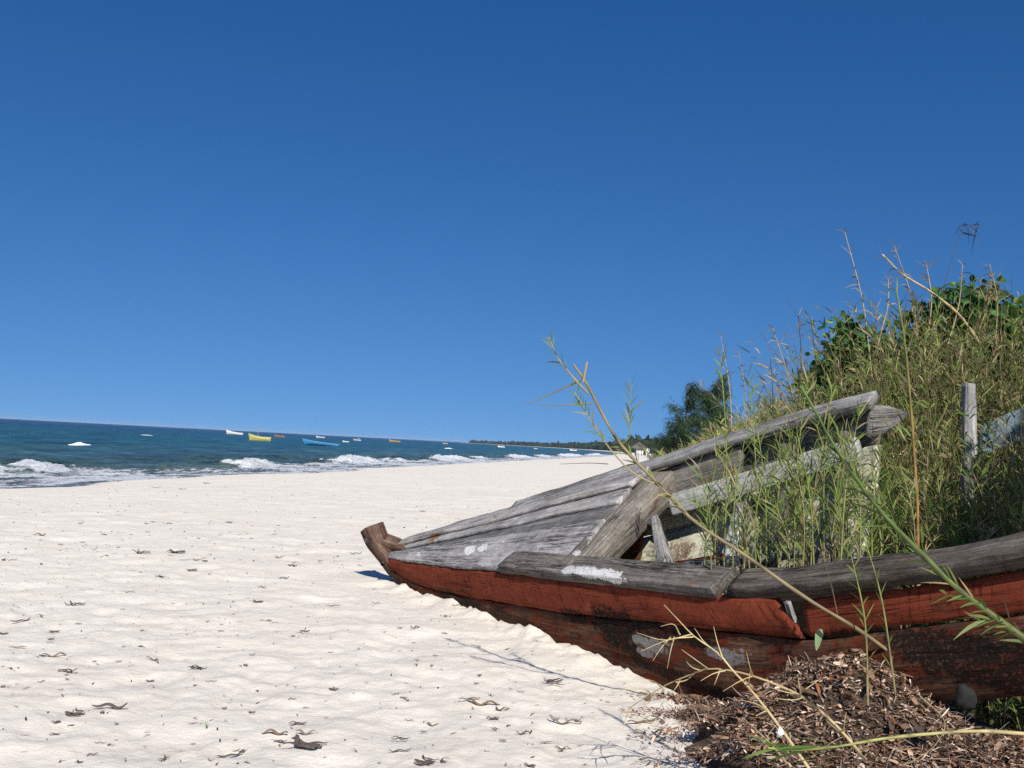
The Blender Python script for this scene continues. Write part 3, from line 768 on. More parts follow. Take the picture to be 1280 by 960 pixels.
# 2  thick green stalk nearest the camera
reed('reed_stalk', [P(1300, 812, 2.45), P(1245, 772, 2.5), P(1200, 738, 2.55), P(1150, 690, 2.62), P(1100, 638, 2.7), P(1065, 590, 2.78), P(1040, 552, 2.82), P(1018, 512, 2.87), P(1000, 482, 2.9)],
     .0085, .0035, 'fresh green reed stalk slanting down to the right edge in front of the boat', 'reed', None, (OLIVE * .55, GREEN * .7), (GREEN * .8, OLIVE * .9), (.05, 1.0), 46, (.05, .12), .008, .5,
     spines=[([P(1245, 772, 2.5), P(1215, 748, 2.45), P(1180, 742, 2.4)], 10, (.05, .10)), ([P(1275, 795, 2.47), P(1250, 775, 2.42), P(1222, 775, 2.4)], 10, (.05, .10)), ([P(1150, 690, 2.62), P(1160, 650, 2.6), P(1140, 600, 2.6)], 9, (.04, .09))])
# 3  yellowing stalk standing inside the boat
reed('reed_stalk', [P(1147, 700, 4.6), P(1147, 640, 4.6), P(1143, 570, 4.6), P(1138, 500, 4.6), P(1130, 420, 4.62), P(1120, 360, 4.65)], .0075, .003, 'straight reddish yellow reed stalk rising inside the boat beside the post', 'reed', None, (np.array([.34, .16, .06]), LIME * .6), (GREEN, OLIVE), (.45, 1), 20, (.08, .16), .009, .5)
# 4  spray of tall green reeds standing right inside the near rail
def upright(px, py0, py1, d, lean, label, group=None, n=26, col=(GREEN, LIME), L=(.07, .15), w=.009, r=.0055, stem=(TAN * .6, LIME * .8)):
    p0 = P(px, py0, d); p1 = P(px + lean, py1, d + .05)
    mid = p0.lerp(p1, .55) + Vector((-.02 * np.sign(lean or 1), 0, .02))
    return reed('reed', [p0, mid, p1], r, .0018, label, 'reed', group, stem, col, (.15, 1), n, L, w, .52)
lab_in = 'slender green reed growing up through the wrecked boat'
for px, a, b_, d, ln in ((905, 712, 446, 5.0, -4), (958, 712, 520, 4.85, -14), (992, 716, 470, 4.7, 18), (1018, 720, 540, 4.6, -22), (1050, 720, 505, 4.5, 26), (1075, 716, 560, 4.45, -12), (972, 705, 560, 5.1, 10), (1035, 705, 590, 4.9, 30),
                          (880, 715, 560, 5.0, 20), (930, 712, 590, 5.0, 16), (1010, 712, 600, 4.9, -30), (1060, 712, 530, 4.8, -40), (1090, 712, 560, 4.6, 12), (945, 712, 470, 5.3, -10), (1000, 712, 560, 5.2, -18), (1030, 712, 480, 5.2, 10)):
    upright(px, a, b_, d, ln, lab_in, 'reeds growing up through the boat', n=int(20 + abs(a - b_) / 9), stem=(OLIVE * .9, LIME * .8) if px % 3 else (TAN * .7, LIME * .7), r=.0042)
for _ in range(46):
    px = rng.uniform(885, 1150)
    upright(px, 716, rng.uniform(545, 665), rng.uniform(4.55, 5.9), rng.uniform(-40, 40), lab_in, 'reeds growing up through the boat', n=22, stem=(OLIVE * .8, LIME * .7) if rng.random() < .6 else (TAN * .6, TAN * .7), r=.0032, w=.008)
for _ in range(44):
    px = rng.uniform(985, 1215)
    upright(px, 716, rng.uniform(520, 640), rng.uniform(4.7, 6.1), rng.uniform(-55, 45), lab_in, 'reeds growing up through the boat', n=26, stem=(OLIVE * .7, OLIVE) if rng.random() < .55 else (TAN * .55, TAN * .7), r=.0035, w=.008, col=(GREEN, OLIVE))
# in front of the rail
for px, a, b_, d, ln in ((1085, 882, 690, 3.55, -22), (1120, 872, 640, 3.7, -50)):
    upright(px, a, b_, d, ln, 'thin green reed rising from the seaweed heap in front of the hull', 'thin reeds in front of the hull', n=20, L=(.05, .09), w=.007, r=.004)
reed('fallen_reed', [P(1290, 918, 2.75), P(1230, 914, 2.75), P(1165, 917, 2.76), P(1100, 924, 2.78), P(1040, 934, 2.8), P(985, 937, 2.85), P(960, 935, 2.86)], .005, .003, 'yellow green reed shoot lying level across the seaweed litter', 'reed', None, (STRAW * .8, LIME), (GREEN * 1.2, LIME), (.7, 1), 9, (.08, .16), .014, .35)

# dry straw twig in the foreground
root = empty('dry_twig', P(1012, 962, 3.15), 'pale dry branching straw twig sticking out over the sand from the seaweed', 'twig')
A = Acc()
def tw(pts, ra, rb, col=STRAW):
    cc = spline([P(*p) for p in pts], 24); V, Fq = tube(cc, np.linspace(ra, rb, 24), 6); A.add(V, Fq, np.asarray(col) * rng.uniform(.8, 1.1))
tw([(1012, 962, 3.15), (982, 919, 3.18), (960, 889, 3.2), (932, 855, 3.25), (915, 837, 3.28), (904, 823, 3.3), (864, 792, 3.36), (848, 775, 3.4), (830, 756, 3.42)], .0058, .0012)
tw([(1082, 952, 3.1), (1069, 934, 3.12), (1027, 890, 3.18), (1001, 870, 3.2), (971, 856, 3.22), (941, 845, 3.26), (917, 839, 3.3), (885, 836, 3.35), (859, 845, 3.4), (835, 855, 3.45), (805, 873, 3.5), (775, 893, 3.53)], .0055, .001)
for a, b_, c_ in (((864, 793, 3.36), (830, 800, 3.36), (796, 791, 3.36)), ((868, 796, 3.36), (835, 800, 3.3), (801, 814, 3.3)), ((850, 793, 3.36), (838, 780, 3.3), (826, 783, 3.3)), ((843, 796, 3.37), (838, 815, 3.3), (834, 836, 3.3)),
                  ((838, 797, 3.36), (825, 812, 3.3), (816, 826, 3.3)), ((903, 822, 3.3), (896, 800, 3.3), (892, 783, 3.3)), ((898, 817, 3.3), (880, 802, 3.3), (868, 785, 3.3)), ((885, 836, 3.35), (870, 825, 3.3), (852, 812, 3.3)),
                  ((907, 838, 3.3), (892, 842, 3.3), (876, 851, 3.3)), ((900, 838, 3.3), (896, 848, 3.3), (893, 856, 3.3)), ((941, 845, 3.26), (936, 828, 3.2), (933, 815, 3.2)), ((941, 845, 3.26), (922, 853, 3.2), (904, 864, 3.2)),
                  ((936, 856, 3.25), (937, 845, 3.2), (938, 838, 3.2)), ((1001, 870, 3.2), (999, 856, 3.15), (997, 843, 3.15)), ((998, 868, 3.2), (978, 864, 3.15), (958, 858, 3.15)), ((1004, 872, 3.2), (990, 875, 3.15), (968, 873, 3.15)),
                  ((1000, 866, 3.2), (1012, 858, 3.2), (1026, 848, 3.2)), ((960, 889, 3.2), (950, 892, 3.15), (945, 895, 3.15)), ((959, 888, 3.2), (940, 878, 3.15), (925, 875, 3.15)), ((1055, 915, 3.15), (1056, 900, 3.1), (1058, 890, 3.1)),
                  ((828, 860, 3.46), (815, 851, 3.4), (795, 846, 3.4)), ((815, 868, 3.48), (800, 860, 3.4), (772, 863, 3.4)), ((806, 873, 3.5), (805, 885, 3.5), (801, 897, 3.5)), ((850, 850, 3.42), (846, 858, 3.4), (840, 866, 3.4)), ((845, 853, 3.42), (858, 850, 3.4), (870, 840, 3.4)),
                  ((788, 885, 3.52), (782, 900, 3.52), (778, 915, 3.5)), ((875, 838, 3.36), (865, 834, 3.36), (858, 827, 3.36))):
    tw([a, b_, c_], .0028, .0006)
A.build('stem', M_DRY, root, True)
root = empty('dry_twig', P(985, 956, 2.95), 'short dry straw twig lying low on the seaweed litter at the bottom edge', 'twig')
A = Acc(); tw([(985, 956, 2.95), (968, 935, 3.0), (945, 912, 3.05), (928, 897, 3.1)], .004, .001, STRAW * .8); tw([(968, 935, 3.0), (960, 925, 3.0), (975, 900, 3.0)], .002, .0006, TAN); tw([(1150, 870, 3.3), (1180, 900, 3.2), (1170, 930, 3.1), (1135, 955, 3.0)], .002, .0008, TAN)
A.build('stem', M_DRY, root, True)

# thickets: dense dune reeds nobody could count
def thicket(name, bases, heights, label, leafL=(.06, .15), wid=.0085, per=(26, 38), pal=((GREEN, .20), (OLIVE, .38), (LIME, .20), (TAN, .18), (BROWN, .04)), rstem=.004, lean=.2):
    A = Acc(); pc = np.array([p[0] for p in pal]); pw = np.array([p[1] for p in pal]); pw = pw / pw.sum()
    for (bx, by), h in zip(bases, heights):
        bz = Hs(bx, by) - .05
        l = rng.normal(0, lean, 2); n = 7; tt = np.linspace(0, 1, n)
        cv = np.stack([bx + l[0] * h * tt**1.6, by + l[1] * h * tt**1.6, bz + h * tt * (1 - .12 * tt * np.hypot(*l))], -1)
        ci = rng.choice(len(pc), p=pw); base_c = pc[ci]
        sc = (TAN if rng.random() < .45 else (BROWN if rng.random() < .4 else OLIVE)) * rng.uniform(.5, 1.0)
        V, Fq = tube(cv, np.linspace(rstem, rstem * .3, n), 3); A.add(V, Fq, sc)
        k = int(rng.integers(*per)); s = rng.uniform(.12, 1, k); idx = s * (n - 1); i0 = np.minimum(idx.astype(int), n - 2); f = (idx - i0)[:, None]
        pos = cv[i0] * (1 - f) + cv[i0 + 1] * f
        T = nrm(cv[i0 + 1] - cv[i0]); a = rng.uniform(0, 2 * np.pi, k)
        out = np.stack([np.cos(a), np.sin(a), np.zeros(k)], -1); an = rng.uniform(.3, .85, k)[:, None]
        d = nrm(T * np.cos(an) + out * np.sin(an))
        V, Fq, kk = ribbons(pos, d, np.cross(d, rand_unit(k)), rng.uniform(*leafL, k), wid * rng.uniform(.6, 1.3, k), rng.uniform(0, .6, k), 2, (.7, 1., .04))
        col = base_c * rng.uniform(.6, 1.35, (k, 1))
        dry = rng.random(k) < .13; col[dry] = TAN * rng.uniform(.5, 1.1, (dry.sum(), 1))
        A.add(V, Fq, np.repeat(col, kk, 0))
    o = A.build(name, M_LEAF)
    return tag(o, label, 'grass', None, 'stuff')
def scatter(n, x0, x1, y0, y1, test=lambda x, y: True):
    out = []
    while len(out) < n:
        x, y = rng.uniform(x0, x1), rng.uniform(y0, y1)
        if test(x, y): out.append((x, y))
    return out
b_ = scatter(2100, 2.0, 6.2, 5.9, 8.6, lambda x, y: x > .28 * y + .15 + .15 * math.sin(y * 3) and x < .62 * y + 1.0)
h_ = [max(.5, (float(np.interp(x, (2.0, 2.3, 2.66, 2.95, 3.25, 3.7, 4.4), (1.45, 1.72, 2.12, 2.28, 2.36, 2.16, 2.3))) - Hs(x, y)) * rng.uniform(.68, 1.12)) for x, y in b_]
thicket('dune_reeds', b_, h_, 'dense olive green and tan reed thicket on the dune behind the boat')
b_ = scatter(420, 1.5, 3.6, 3.9, 6.2, lambda x, y: x > .36 * y + .15 and x < .60 * y + .3)
thicket('dune_reeds', b_, [rng.uniform(.3, .75) for _ in b_], 'low reeds and undergrowth behind the near rail of the boat', pal=((GREEN, .5), (OLIVE, .3), (LIME, .15), (TAN, .15)), leafL=(.06, .14))
b_ = scatter(1300, 1.8, 6, 9.5, 15, lambda x, y: foot(y) - .15 < x < foot(y) + 2.6) + scatter(1000, 1.8, 10, 14, 26, lambda x, y: foot(y) - .2 < x < foot(y) + 4.5)
thicket('dune_reeds', b_, [(rng.uniform(1.0, 1.55) if y < 14 else rng.uniform(1.3, 1.9)) * (.68 + .47 * sstep(0, 2.0, x - foot(y))) for x, y in b_], 'sunlit tan and green reeds along the dune beyond the boat', (.12, .28), .018, (16, 24), ((OLIVE, .30), (LIME, .25), (TAN, .38), (GREEN, .07)), .006)
b_ = scatter(1000, 4, 22, 26, 75, lambda x, y: foot(y) - .3 < x < foot(y) + 5)
thicket('dune_reeds', b_, [rng.uniform(1.0, 1.9) * (.5 + .6 * sstep(0, 3.5, x - foot(y))) for x, y in b_], 'pale green grass on the far dune under the casuarina trees', (.3, .6), .05, (12, 18), ((OLIVE, .3), (LIME, .3), (TAN, .34), (GREEN, .06)), .012)

b_ = scatter(190, 2.0, 3.3, 4.55, 5.35, lambda x, y: .40 * y < x < .60 * y)
thicket('dune_reeds', b_, [rng.uniform(.9, 1.5) for _ in b_], 'loose olive reeds half hiding the grey post and the faded plank', rstem=.0035)
# tall single stalks and seed heads rising over the thicket
lab_t = 'tall dry seed stalk standing above the dune reeds against the sky'
for px, a, b2, d, ln in ((1090, 470, 290, 7.2, -34), (1150, 440, 308, 7.2, -32), (1000, 560, 410, 7.5, -34), (996, 520, 395, 8.2, 2), (1016, 520, 400, 8.2, -2), (1245, 420, 330, 7.2, -8), (1185, 430, 330, 7.2, 18), (1160, 420, 330, 7.2, -2), (1010, 560, 470, 7, 6), (960, 570, 448, 8, 3), (915, 560, 420, 9, -14), (932, 560, 440, 9, -8), (1100, 420, 345, 7.3, 10), (1225, 410, 340, 7.3, 14)):
    p0 = P(px, a, d); p1 = P(px + ln, b2, d)
    root = empty('seed_stalk', p0, lab_t, 'reed', 'tall dry stalks above the dune reeds')
    cc = spline([p0, p0.lerp(p1, .5) + Vector((.03, 0, .02)), p1], 20); V, Fq = tube(cc, np.linspace(.006, .0025, 20), 5)
    mesh_obj('stem', V, Fq, M_DRY, root, True, None, np.broadcast_to((TAN if px not in (996, 1016, 960) else BROWN * .5) * rng.uniform(.7, 1.1), (len(V), 3)))
    n = 26; ii = rng.integers(9, 20, n); d_ = nrm(nrm(cc[-1] - cc[-3]) + .8 * rng.normal(size=(n, 3)) * [1, 1, .6])
    V, Fq, k = ribbons(cc[ii], d_, rand_unit(n), rng.uniform(.04, .13, n), .008, rng.uniform(0, .8, n), 2, (.7, 1, .05))
    mesh_obj('leaf_blades', V, Fq, M_LEAF, root, False, None, np.repeat((TAN * .8)[None] * rng.uniform(.5, 1.1, (n, 1)), k, 0))
# the long bare stalk crossing the thicket, and the dark drooping seed head at the top right
reed('reed_stalk', [P(1225, 430, 6.9), P(1200, 395, 6.9), P(1165, 366, 6.9), P(1125, 340, 6.9), P(1103, 318, 6.9)], .011, .004, 'long bare straw stalk slanting left above the reed thicket', 'reed', None, (TAN * .8, STRAW), (OLIVE, TAN), (.75, 1), 10, (.06, .12), .009, .5)
reed('reed_stalk', [P(1178, 365, 6.6), P(1190, 325, 6.6), P(1200, 295, 6.6), P(1212, 281, 6.6), P(1222, 283, 6.6)], .0025, .001, 'dark drooping seed head arching over the right of the thicket against the sky', 'reed', None, (BROWN * .6, BROWN * .4), (BROWN * .25, BROWN * .4), (.72, 1), 14, (.07, .12), .012, 1.2, droop=.9)

# broad-leaved shrubs behind the reeds
M_SHRUB = leafmat('shrub_leaf', .22, .5, .25)
M_BARK = plain('grey_bark', (.11, .09, .07), .9, .3, 12)
def shrub(name, base, blobs, n, label, cat='shrub', size=(.05, .085), col=np.array([.04, .105, .024]), group=None):
    """limbs to every bough, and leaf clusters spread through the boughs' volume"""
    root = empty(name, base, label, cat, group)
    A = Acc(); B = Acc(); base = np.array(base)
    tot = sum(r**2 for _, r in blobs)
    for cpt, r in blobs:
        cpt = np.array(cpt)
        mid = base * .5 + cpt * .5 + rng.normal(0, .1, 3); cv = spline([base, mid, cpt], 12); V, Fq = tube(cv, np.linspace(.03, .01, 12), 5); A.add(V, Fq)
        m_ = int(n * r**2 / tot); ncl = max(6, m_ // 9)
        dirs = rand_unit(ncl); rr = r * (.35 + .75 * rng.uniform(0, 1, ncl) ** .5); cc = cpt + dirs * rr[:, None] * [1, 1, .85]
        tw_ = max(3, ncl // 5)
        for q in range(tw_):
            V, Fq = tube(spline([cpt, (cpt + cc[q]) / 2 + rng.normal(0, .03, 3), cc[q]], 5), np.linspace(.008, .003, 5), 3); A.add(V, Fq)
        k9 = 9; pos = np.repeat(cc, k9, 0) + rng.normal(0, .05, (ncl * k9, 3)); N_ = len(pos)
        d = nrm(np.repeat(dirs, k9, 0) + rng.normal(0, .8, (N_, 3)) + [0, 0, .35])
        V, Fq, k = ribbons(pos, d, rand_unit(N_), rng.uniform(*size, N_), rng.uniform(*size, N_) * .72, rng.uniform(0, .5, N_), 4, (.25, .85, 1., .8, .15))
        cl = col * np.repeat(rng.uniform(.65, 1.5, (ncl, 1)), k9, 0) * rng.uniform(.75, 1.3, (N_, 1)) * [1, 1, 1]
        yl = rng.random(N_) < .10; cl[yl] = np.array([.14, .22, .05])
        B.add(V, Fq, np.repeat(cl, k, 0))
    A.build('branches', M_BARK, root); B.build('foliage', M_SHRUB, root)
    return root
shrub('broadleaf_shrub', P(1205, 560, 8.6), [(P(1190, 415, 8.6), .36), (P(1215, 400, 8.5), .33), (P(1160, 430, 8.7), .3), (P(1225, 440, 8.6), .4), (P(1240, 395, 8.7), .16), (P(1185, 460, 8.5), .4), (P(1140, 455, 8.7), .22)], 5200, 'tall dark green broad leaved shrub behind the reed thicket, its crown at the top')
shrub('broadleaf_shrub', P(1075, 560, 8.4), [(P(1066, 430, 8.4), .17), (P(1062, 455, 8.4), .18), (P(1085, 450, 8.4), .22), (P(1090, 480, 8.4), .25), (P(1058, 412, 8.4), .08)], 1900, 'small broad leaved shrub at the left edge of the reed thicket')
shrub('broadleaf_shrub', P(1285, 560, 8.0), [(P(1285, 420, 8.0), .2), (P(1268, 410, 8.0), .12), (P(1300, 450, 8.0), .35), (P(1275, 460, 8.0), .22)], 2200, 'dark green broad leaved shrub cut off by the right edge above the reeds')
shrub('broadleaf_shrub', P(1030, 560, 10), [(P(1022, 478, 10), .13), (P(1035, 470, 10), .15), (P(1014, 482, 10), .08), (P(1045, 490, 10), .2)], 1000, 'low dark shrub peeping out between the boat and the reed thicket')

# old post and plank in the undergrowth
W_POST = wood('pale_post', (.13, .13, .13), (.27, .27, .265), (.46, .46, .45), .0, bump=.8)
root = empty('wooden_post', P(1212, 690, 5.3), 'weathered grey wooden post standing in the undergrowth behind the near rail', 'post')
timber('post', [P(1215, 715, 5.3), P(1213, 640, 5.3), P(1212, 560, 5.3), P(1211, 480, 5.32)], .066, .066, W_POST, root, inn=np.array([.9, .3, 0]), n=40, seed=101, rough=.008, round_=.4)
W_BLUE = wood('faded_blue_plank', (.09, .11, .12), (.2, .24, .26), (.38, .42, .44), .0, paint=(.30, .42, .50), paint_amt=.4, bump=.7)
pb = board('old_plank', spline([P(1225, 535, 5.9), P(1255, 520, 5.8), P(1330, 490, 5.6)], 30), spline([P(1222, 570, 5.9), P(1255, 560, 5.8), P(1330, 535, 5.6)], 30), .04, W_BLUE, 8, None, up=(-.3, -1, 0), seed=102, edge=.02)
timber('stake', [P(1300, 690, 5.75), P(1297, 600, 5.75), P(1294, 520, 5.75)], .06, .06, W_POST, pb, inn=np.array([.9, .3, 0]), n=20, seed=103)
tag(pb, 'faded blue grey plank propped in the undergrowth at the right edge', 'plank')

# tree out of frame to the right whose shade falls on the stern and the undergrowth
def shade_tree():
    base = Vector((4.6, 1.2, Hs(4.6, 1.2)))
    bl = [((3.3, 2.4, 2.5), .7), ((3.5, 2.0, 3.0), .8), ((3.0, 2.1, 2.3), .6), ((3.9, 2.7, 3.2), .8), ((4.2, 2.0, 2.9), .8), ((3.6, 2.9, 2.4), .6), ((3.4, 2.6, 1.6), .6)]
    return shrub('broadleaf_tree', base, bl, 6000, 'broad leaved tree standing beyond the right edge of the view', 'tree', (.09, .15))
shade_tree()

# casuarina trees along the dune
M_NEEDLE = leafmat('casuarina_needle', .15, .7, .15)
def casuarina(base, h, wid, n, label, group=None, lean=0.0, col=np.array([.034, .060, .025])):
    root = empty('casuarina_tree', base, label, 'tree', group)
    b0 = np.array(base); top = b0 + [lean * h, 0, h]
    cv = spline([b0, b0 + [lean * h * .3, 0, h * .45], top], 16); V, Fq = tube(cv, np.linspace(h * .022, h * .004, 16), 7)
    mesh_obj('trunk', V, Fq, M_BARK, root, True)
    A = Acc(); B = Acc()
    nb_ = 34
    for i in range(nb_):
        f = rng.uniform(.18, .97); p = cv[int(f * 15)]
        a = rng.uniform(0, 2 * np.pi); ln = wid * .5 * (1.05 - f) ** .55 * rng.uniform(.55, 1.15) + .04 * h
        e = p + np.array([math.cos(a) * ln, math.sin(a) * ln, ln * rng.uniform(.25, .8)])
        br = spline([p, (p + e) / 2 + [0, 0, .06 * ln], e], 7); V, Fq = tube(br, np.linspace(h * .006, h * .002, 7), 3); A.add(V, Fq)
        m_ = n // nb_; s = rng.uniform(.25, 1.08, m_); ix = np.clip(s * 6, 0, 5.999); i0 = ix.astype(int); ff = (ix - i0)[:, None]
        pos = br[i0] * (1 - ff) + br[np.minimum(i0 + 1, 6)] * ff + rng.normal(0, .028 * h, (m_, 3))
        d = nrm(rng.normal(size=(m_, 3)) * [1, 1, .6] + [math.cos(a) * .5, math.sin(a) * .5, .1])
        V, Fq, k = ribbons(pos, d, rand_unit(m_), rng.uniform(.035, .08, m_) * h, .0065 * h, rng.uniform(.2, 1.2, m_), 2, (.8, 1, .2))
        B.add(V, Fq, np.repeat(col * rng.uniform(.6, 1.5) * rng.uniform(.7, 1.4, (m_, 1)), k, 0))
    A.build('branches', M_BARK, root); B.build('crown', M_NEEDLE, root)
    return root
def at_base(px, d):
    p = P(px, 560, d); return Vector((p.x, p.y, Hs(p.x, p.y) - .05))
def top_h(px, py, d, base): return P(px, py, d).z - base.z
for px, py, d, wd, lb in ((856, 480, 62, 2.8, 'tallest feathery casuarina tree on the dune, left of the other two'), (881, 486, 66, 1.1, 'slim middle casuarina tree on the dune'), (897, 468, 70, 1.0, 'slender upright casuarina tree, farthest right on the dune')):
    bb = at_base(px, d); casuarina(bb, top_h(px, py, d, bb), wd, 3400, lb)
lab_s = 'dark bushy casuarina growing low at the foot of the tall casuarinas'
for px, py, d, wd in ((834, 538, 64, 2.6), (845, 522, 60, 2.4), (868, 520, 58, 2.6), (825, 548, 72, 2.2), (885, 526, 60, 2.2)):
    bb = at_base(px, d); casuarina(bb, top_h(px, py, d, bb), wd, 3000, lab_s, 'low dark casuarinas under the tall ones')

# far shore: wood that reads as one dark mass
A = Acc()
far_c = np.array([.028, .046, .030])
n = 0
for y0 in np.concatenate([rng.uniform(700, 1500, 420), rng.uniform(1500, 2600, 480), rng.uniform(2500, 3200, 260)]):
    xs_ = float(x_shore(y0)) + 14 + rng.exponential(22) + (y0 * .004)
    hh = rng.uniform(3.5, 8.5) * (1.15 if y0 < 1700 else 1.0) * (0.75 + .5 * rng.random())
    z0 = float(H(np.array([xs_]), np.array([y0]), False)[0])
    k = 34; cpt = np.array([xs_, y0, z0 + hh * .55])
    pos = cpt + rand_unit(k) * rng.uniform(.3, 1, (k, 1)) * [hh * .75, hh * .75, hh * .45]
    V, Fq, kk = ribbons(pos, rand_unit(k), rand_unit(k), hh * .55, hh * .38, .2, 2, (.6, 1, .5)); A.add(V, Fq, np.repeat(far_c * rng.uniform(.6, 1.6) * rng.uniform(.8, 1.25, (k, 1)), kk, 0))
tag(A.build('far_treeline', M_NEEDLE), 'low dark wood along the far shore of the bay', 'trees', None, 'stuff')
# trees of the nearer shore by the hut
for px, py, d, wd in ((775, 556, 330, 9), (783, 550, 300, 8), (802, 549, 280, 7), (815, 550, 260, 7), (768, 559, 380, 9)):
    bb = P(px, 565, d); bb = Vector((bb.x, bb.y, Hs(bb.x, bb.y)))
    casuarina(bb, max(3.0, top_h(px, py, d, bb)), wd, 1500, 'distant dark tree beside the thatched hut at the end of the beach', 'distant trees around the hut')

# thatched hut with a white wall far down the beach
hp = P(803, 565.5, 330); hp = Vector((hp.x, hp.y, Hs(hp.x, hp.y)))
hut = empty('beach_hut', hp, 'white walled beach hut with a grey thatched roof far down the beach', 'hut')
M_WHITE = plain('white_wash', (.78, .77, .74), .8, .08); M_THATCH = plain('grey_thatch', (.14, .125, .105), .95, .35, 4)
def boxv(c, s):
    c = np.array(c); s = np.array(s) / 2
    V = np.array([[x, y, z] for x in (-1, 1) for y in (-1, 1) for z in (-1, 1)]) * s + c
    return V, np.array([[0, 1, 3, 2], [4, 6, 7, 5], [0, 4, 5, 1], [2, 3, 7, 6], [0, 2, 6, 4], [1, 5, 7, 3]])
V, Fq = boxv((hp.x, hp.y, hp.z + 1.1), (4.2, 3.4, 2.4)); mesh_obj('wall', V, Fq, M_WHITE, hut)
V, Fq = boxv((hp.x + .5, hp.y - 1.71, hp.z + .9), (.9, .06, 1.9)); mesh_obj('door', V, Fq, plain('dark_door', (.05, .035, .025)), hut)
rings = []
for r, z in ((3.3, 2.1), (3.2, 2.35), (2.2, 3.0), (1.0, 3.75), (.12, 4.2)):
    a = np.linspace(0, 2 * np.pi, 24, endpoint=False); rings.append(np.stack([hp.x - 1.2 + r * np.cos(a), hp.y + r * .8 * np.sin(a), np.full(24, hp.z + z)], -1))
mesh_obj('roof', np.concatenate(rings), grid_faces(5, 24, True), M_THATCH, hut, True)

# ------------------------------------------------------------------ people far down the beach
M_SKIN = plain('brown_skin', (.10, .055, .035), .6, .1)
M_SHIRT = plain('white_shirt', (.75, .75, .74), .8, .06); M_DARKCLOTH = plain('dark_shorts', (.03, .03, .04), .8, .1)
def skinned(name, verts, edges, radii, mat, parent, sub=2):
    me = bpy.data.meshes.new(name); me.from_pydata(verts, edges, []); me.materials.append(mat)
    o = bpy.data.objects.new(name, me); COL.objects.link(o); o.parent = parent
    md = o.modifiers.new('skin', 'SKIN'); md.use_smooth_shade = True
    for v, r in zip(me.skin_vertices[0].data if me.skin_vertices else [], radii): v.radius = (r, r)
    return o
def add_skin(o, radii, root_i=0):
    sv = o.data.skin_vertices
    if not sv: return
    for i, r in enumerate(radii): sv[0].data[i].radius = (r, r)
    sv[0].data[root_i].use_root = True
def person(px, py, d, label, stride=.16, face=0.0):
    p = P(px, py, d); z = Hs(p.x, p.y)
    root = empty('person', (p.x, p.y, z), label, 'person'); root.rotation_euler[2] = face
    s = stride
    V = [(0, 0, .92), (0, 0, 1.12), (0, 0, 1.36), (0, 0, 1.48), (0, -.01, 1.60), (0, -.01, 1.70), (-.18, 0, 1.38), (-.24, .06, 1.12), (-.25, -.04, .86), (.18, 0, 1.38), (.24, -.06, 1.12), (.25, -.16, .88),
         (-.09, 0, .86), (-.10, -s * .5, .48), (-.10, -s * .3, .07), (-.10, -s * .3 - .16, .03), (.09, 0, .86), (.10, s * .6, .48), (.10, s * 1.2, .10), (.10, s * 1.2 - .14, .03)]
    E = [(0, 1), (1, 2), (2, 3), (3, 4), (4, 5), (2, 6), (6, 7), (7, 8), (2, 9), (9, 10), (10, 11), (0, 12), (12, 13), (13, 14), (14, 15), (0, 16), (16, 17), (17, 18), (18, 19)]
    R = [.13, .12, .14, .055, .095, .07, .06, .045, .035, .06, .045, .035, .09, .062, .042, .035, .09, .062, .042, .035]
    def mk(name, V, E, R, mat):
        me = bpy.data.meshes.new(name); me.from_pydata(V, E, []); me.materials.append(mat)
        o = bpy.data.objects.new(name, me); COL.objects.link(o); o.parent = root
        md = o.modifiers.new('skin', 'SKIN'); md.use_smooth_shade = True
        if not me.skin_vertices:
            bpy.context.view_layer.objects.active = o
            bpy.ops.mesh.customdata_skin_add()
        for i, r in enumerate(R): me.skin_vertices[0].data[i].radius = (r, r)
        me.skin_vertices[0].data[0].use_root = True
        sb = o.modifiers.new('sub', 'SUBSURF'); sb.levels = 1; sb.render_levels = 1
        return o
    mk('body', V, E, R, M_SKIN)
    mk('shirt', [V[0], V[1], V[2], V[6], tuple(np.array(V[6]) * .4 + np.array(V[7]) * .6), V[9], tuple(np.array(V[9]) * .4 + np.array(V[10]) * .6)], [(0, 1), (1, 2), (2, 3), (3, 4), (2, 5), (5, 6)], [.15, .145, .16, .08, .068, .08, .068], M_SHIRT)
    mk('shorts', [V[0], V[12], tuple(np.array(V[13]) * .8 + np.array(V[12]) * .2), V[16], tuple(np.array(V[17]) * .8 + np.array(V[16]) * .2)], [(0, 1), (1, 2), (0, 3), (3, 4)], [.145, .11, .085, .11, .085], M_DARKCLOTH)
    mk('hair', [(0, .02, 1.64), (0, .01, 1.71)], [(0, 1)], [.098, .075], plain('black_hair', (.012, .01, .01)))
    return root
person(810, 566, 200, 'person in a white shirt and dark shorts walking on the far beach', .2, .4)
person(822, 566, 230, 'smaller person in white standing by the dune foot farther along the beach', .08, -.3)

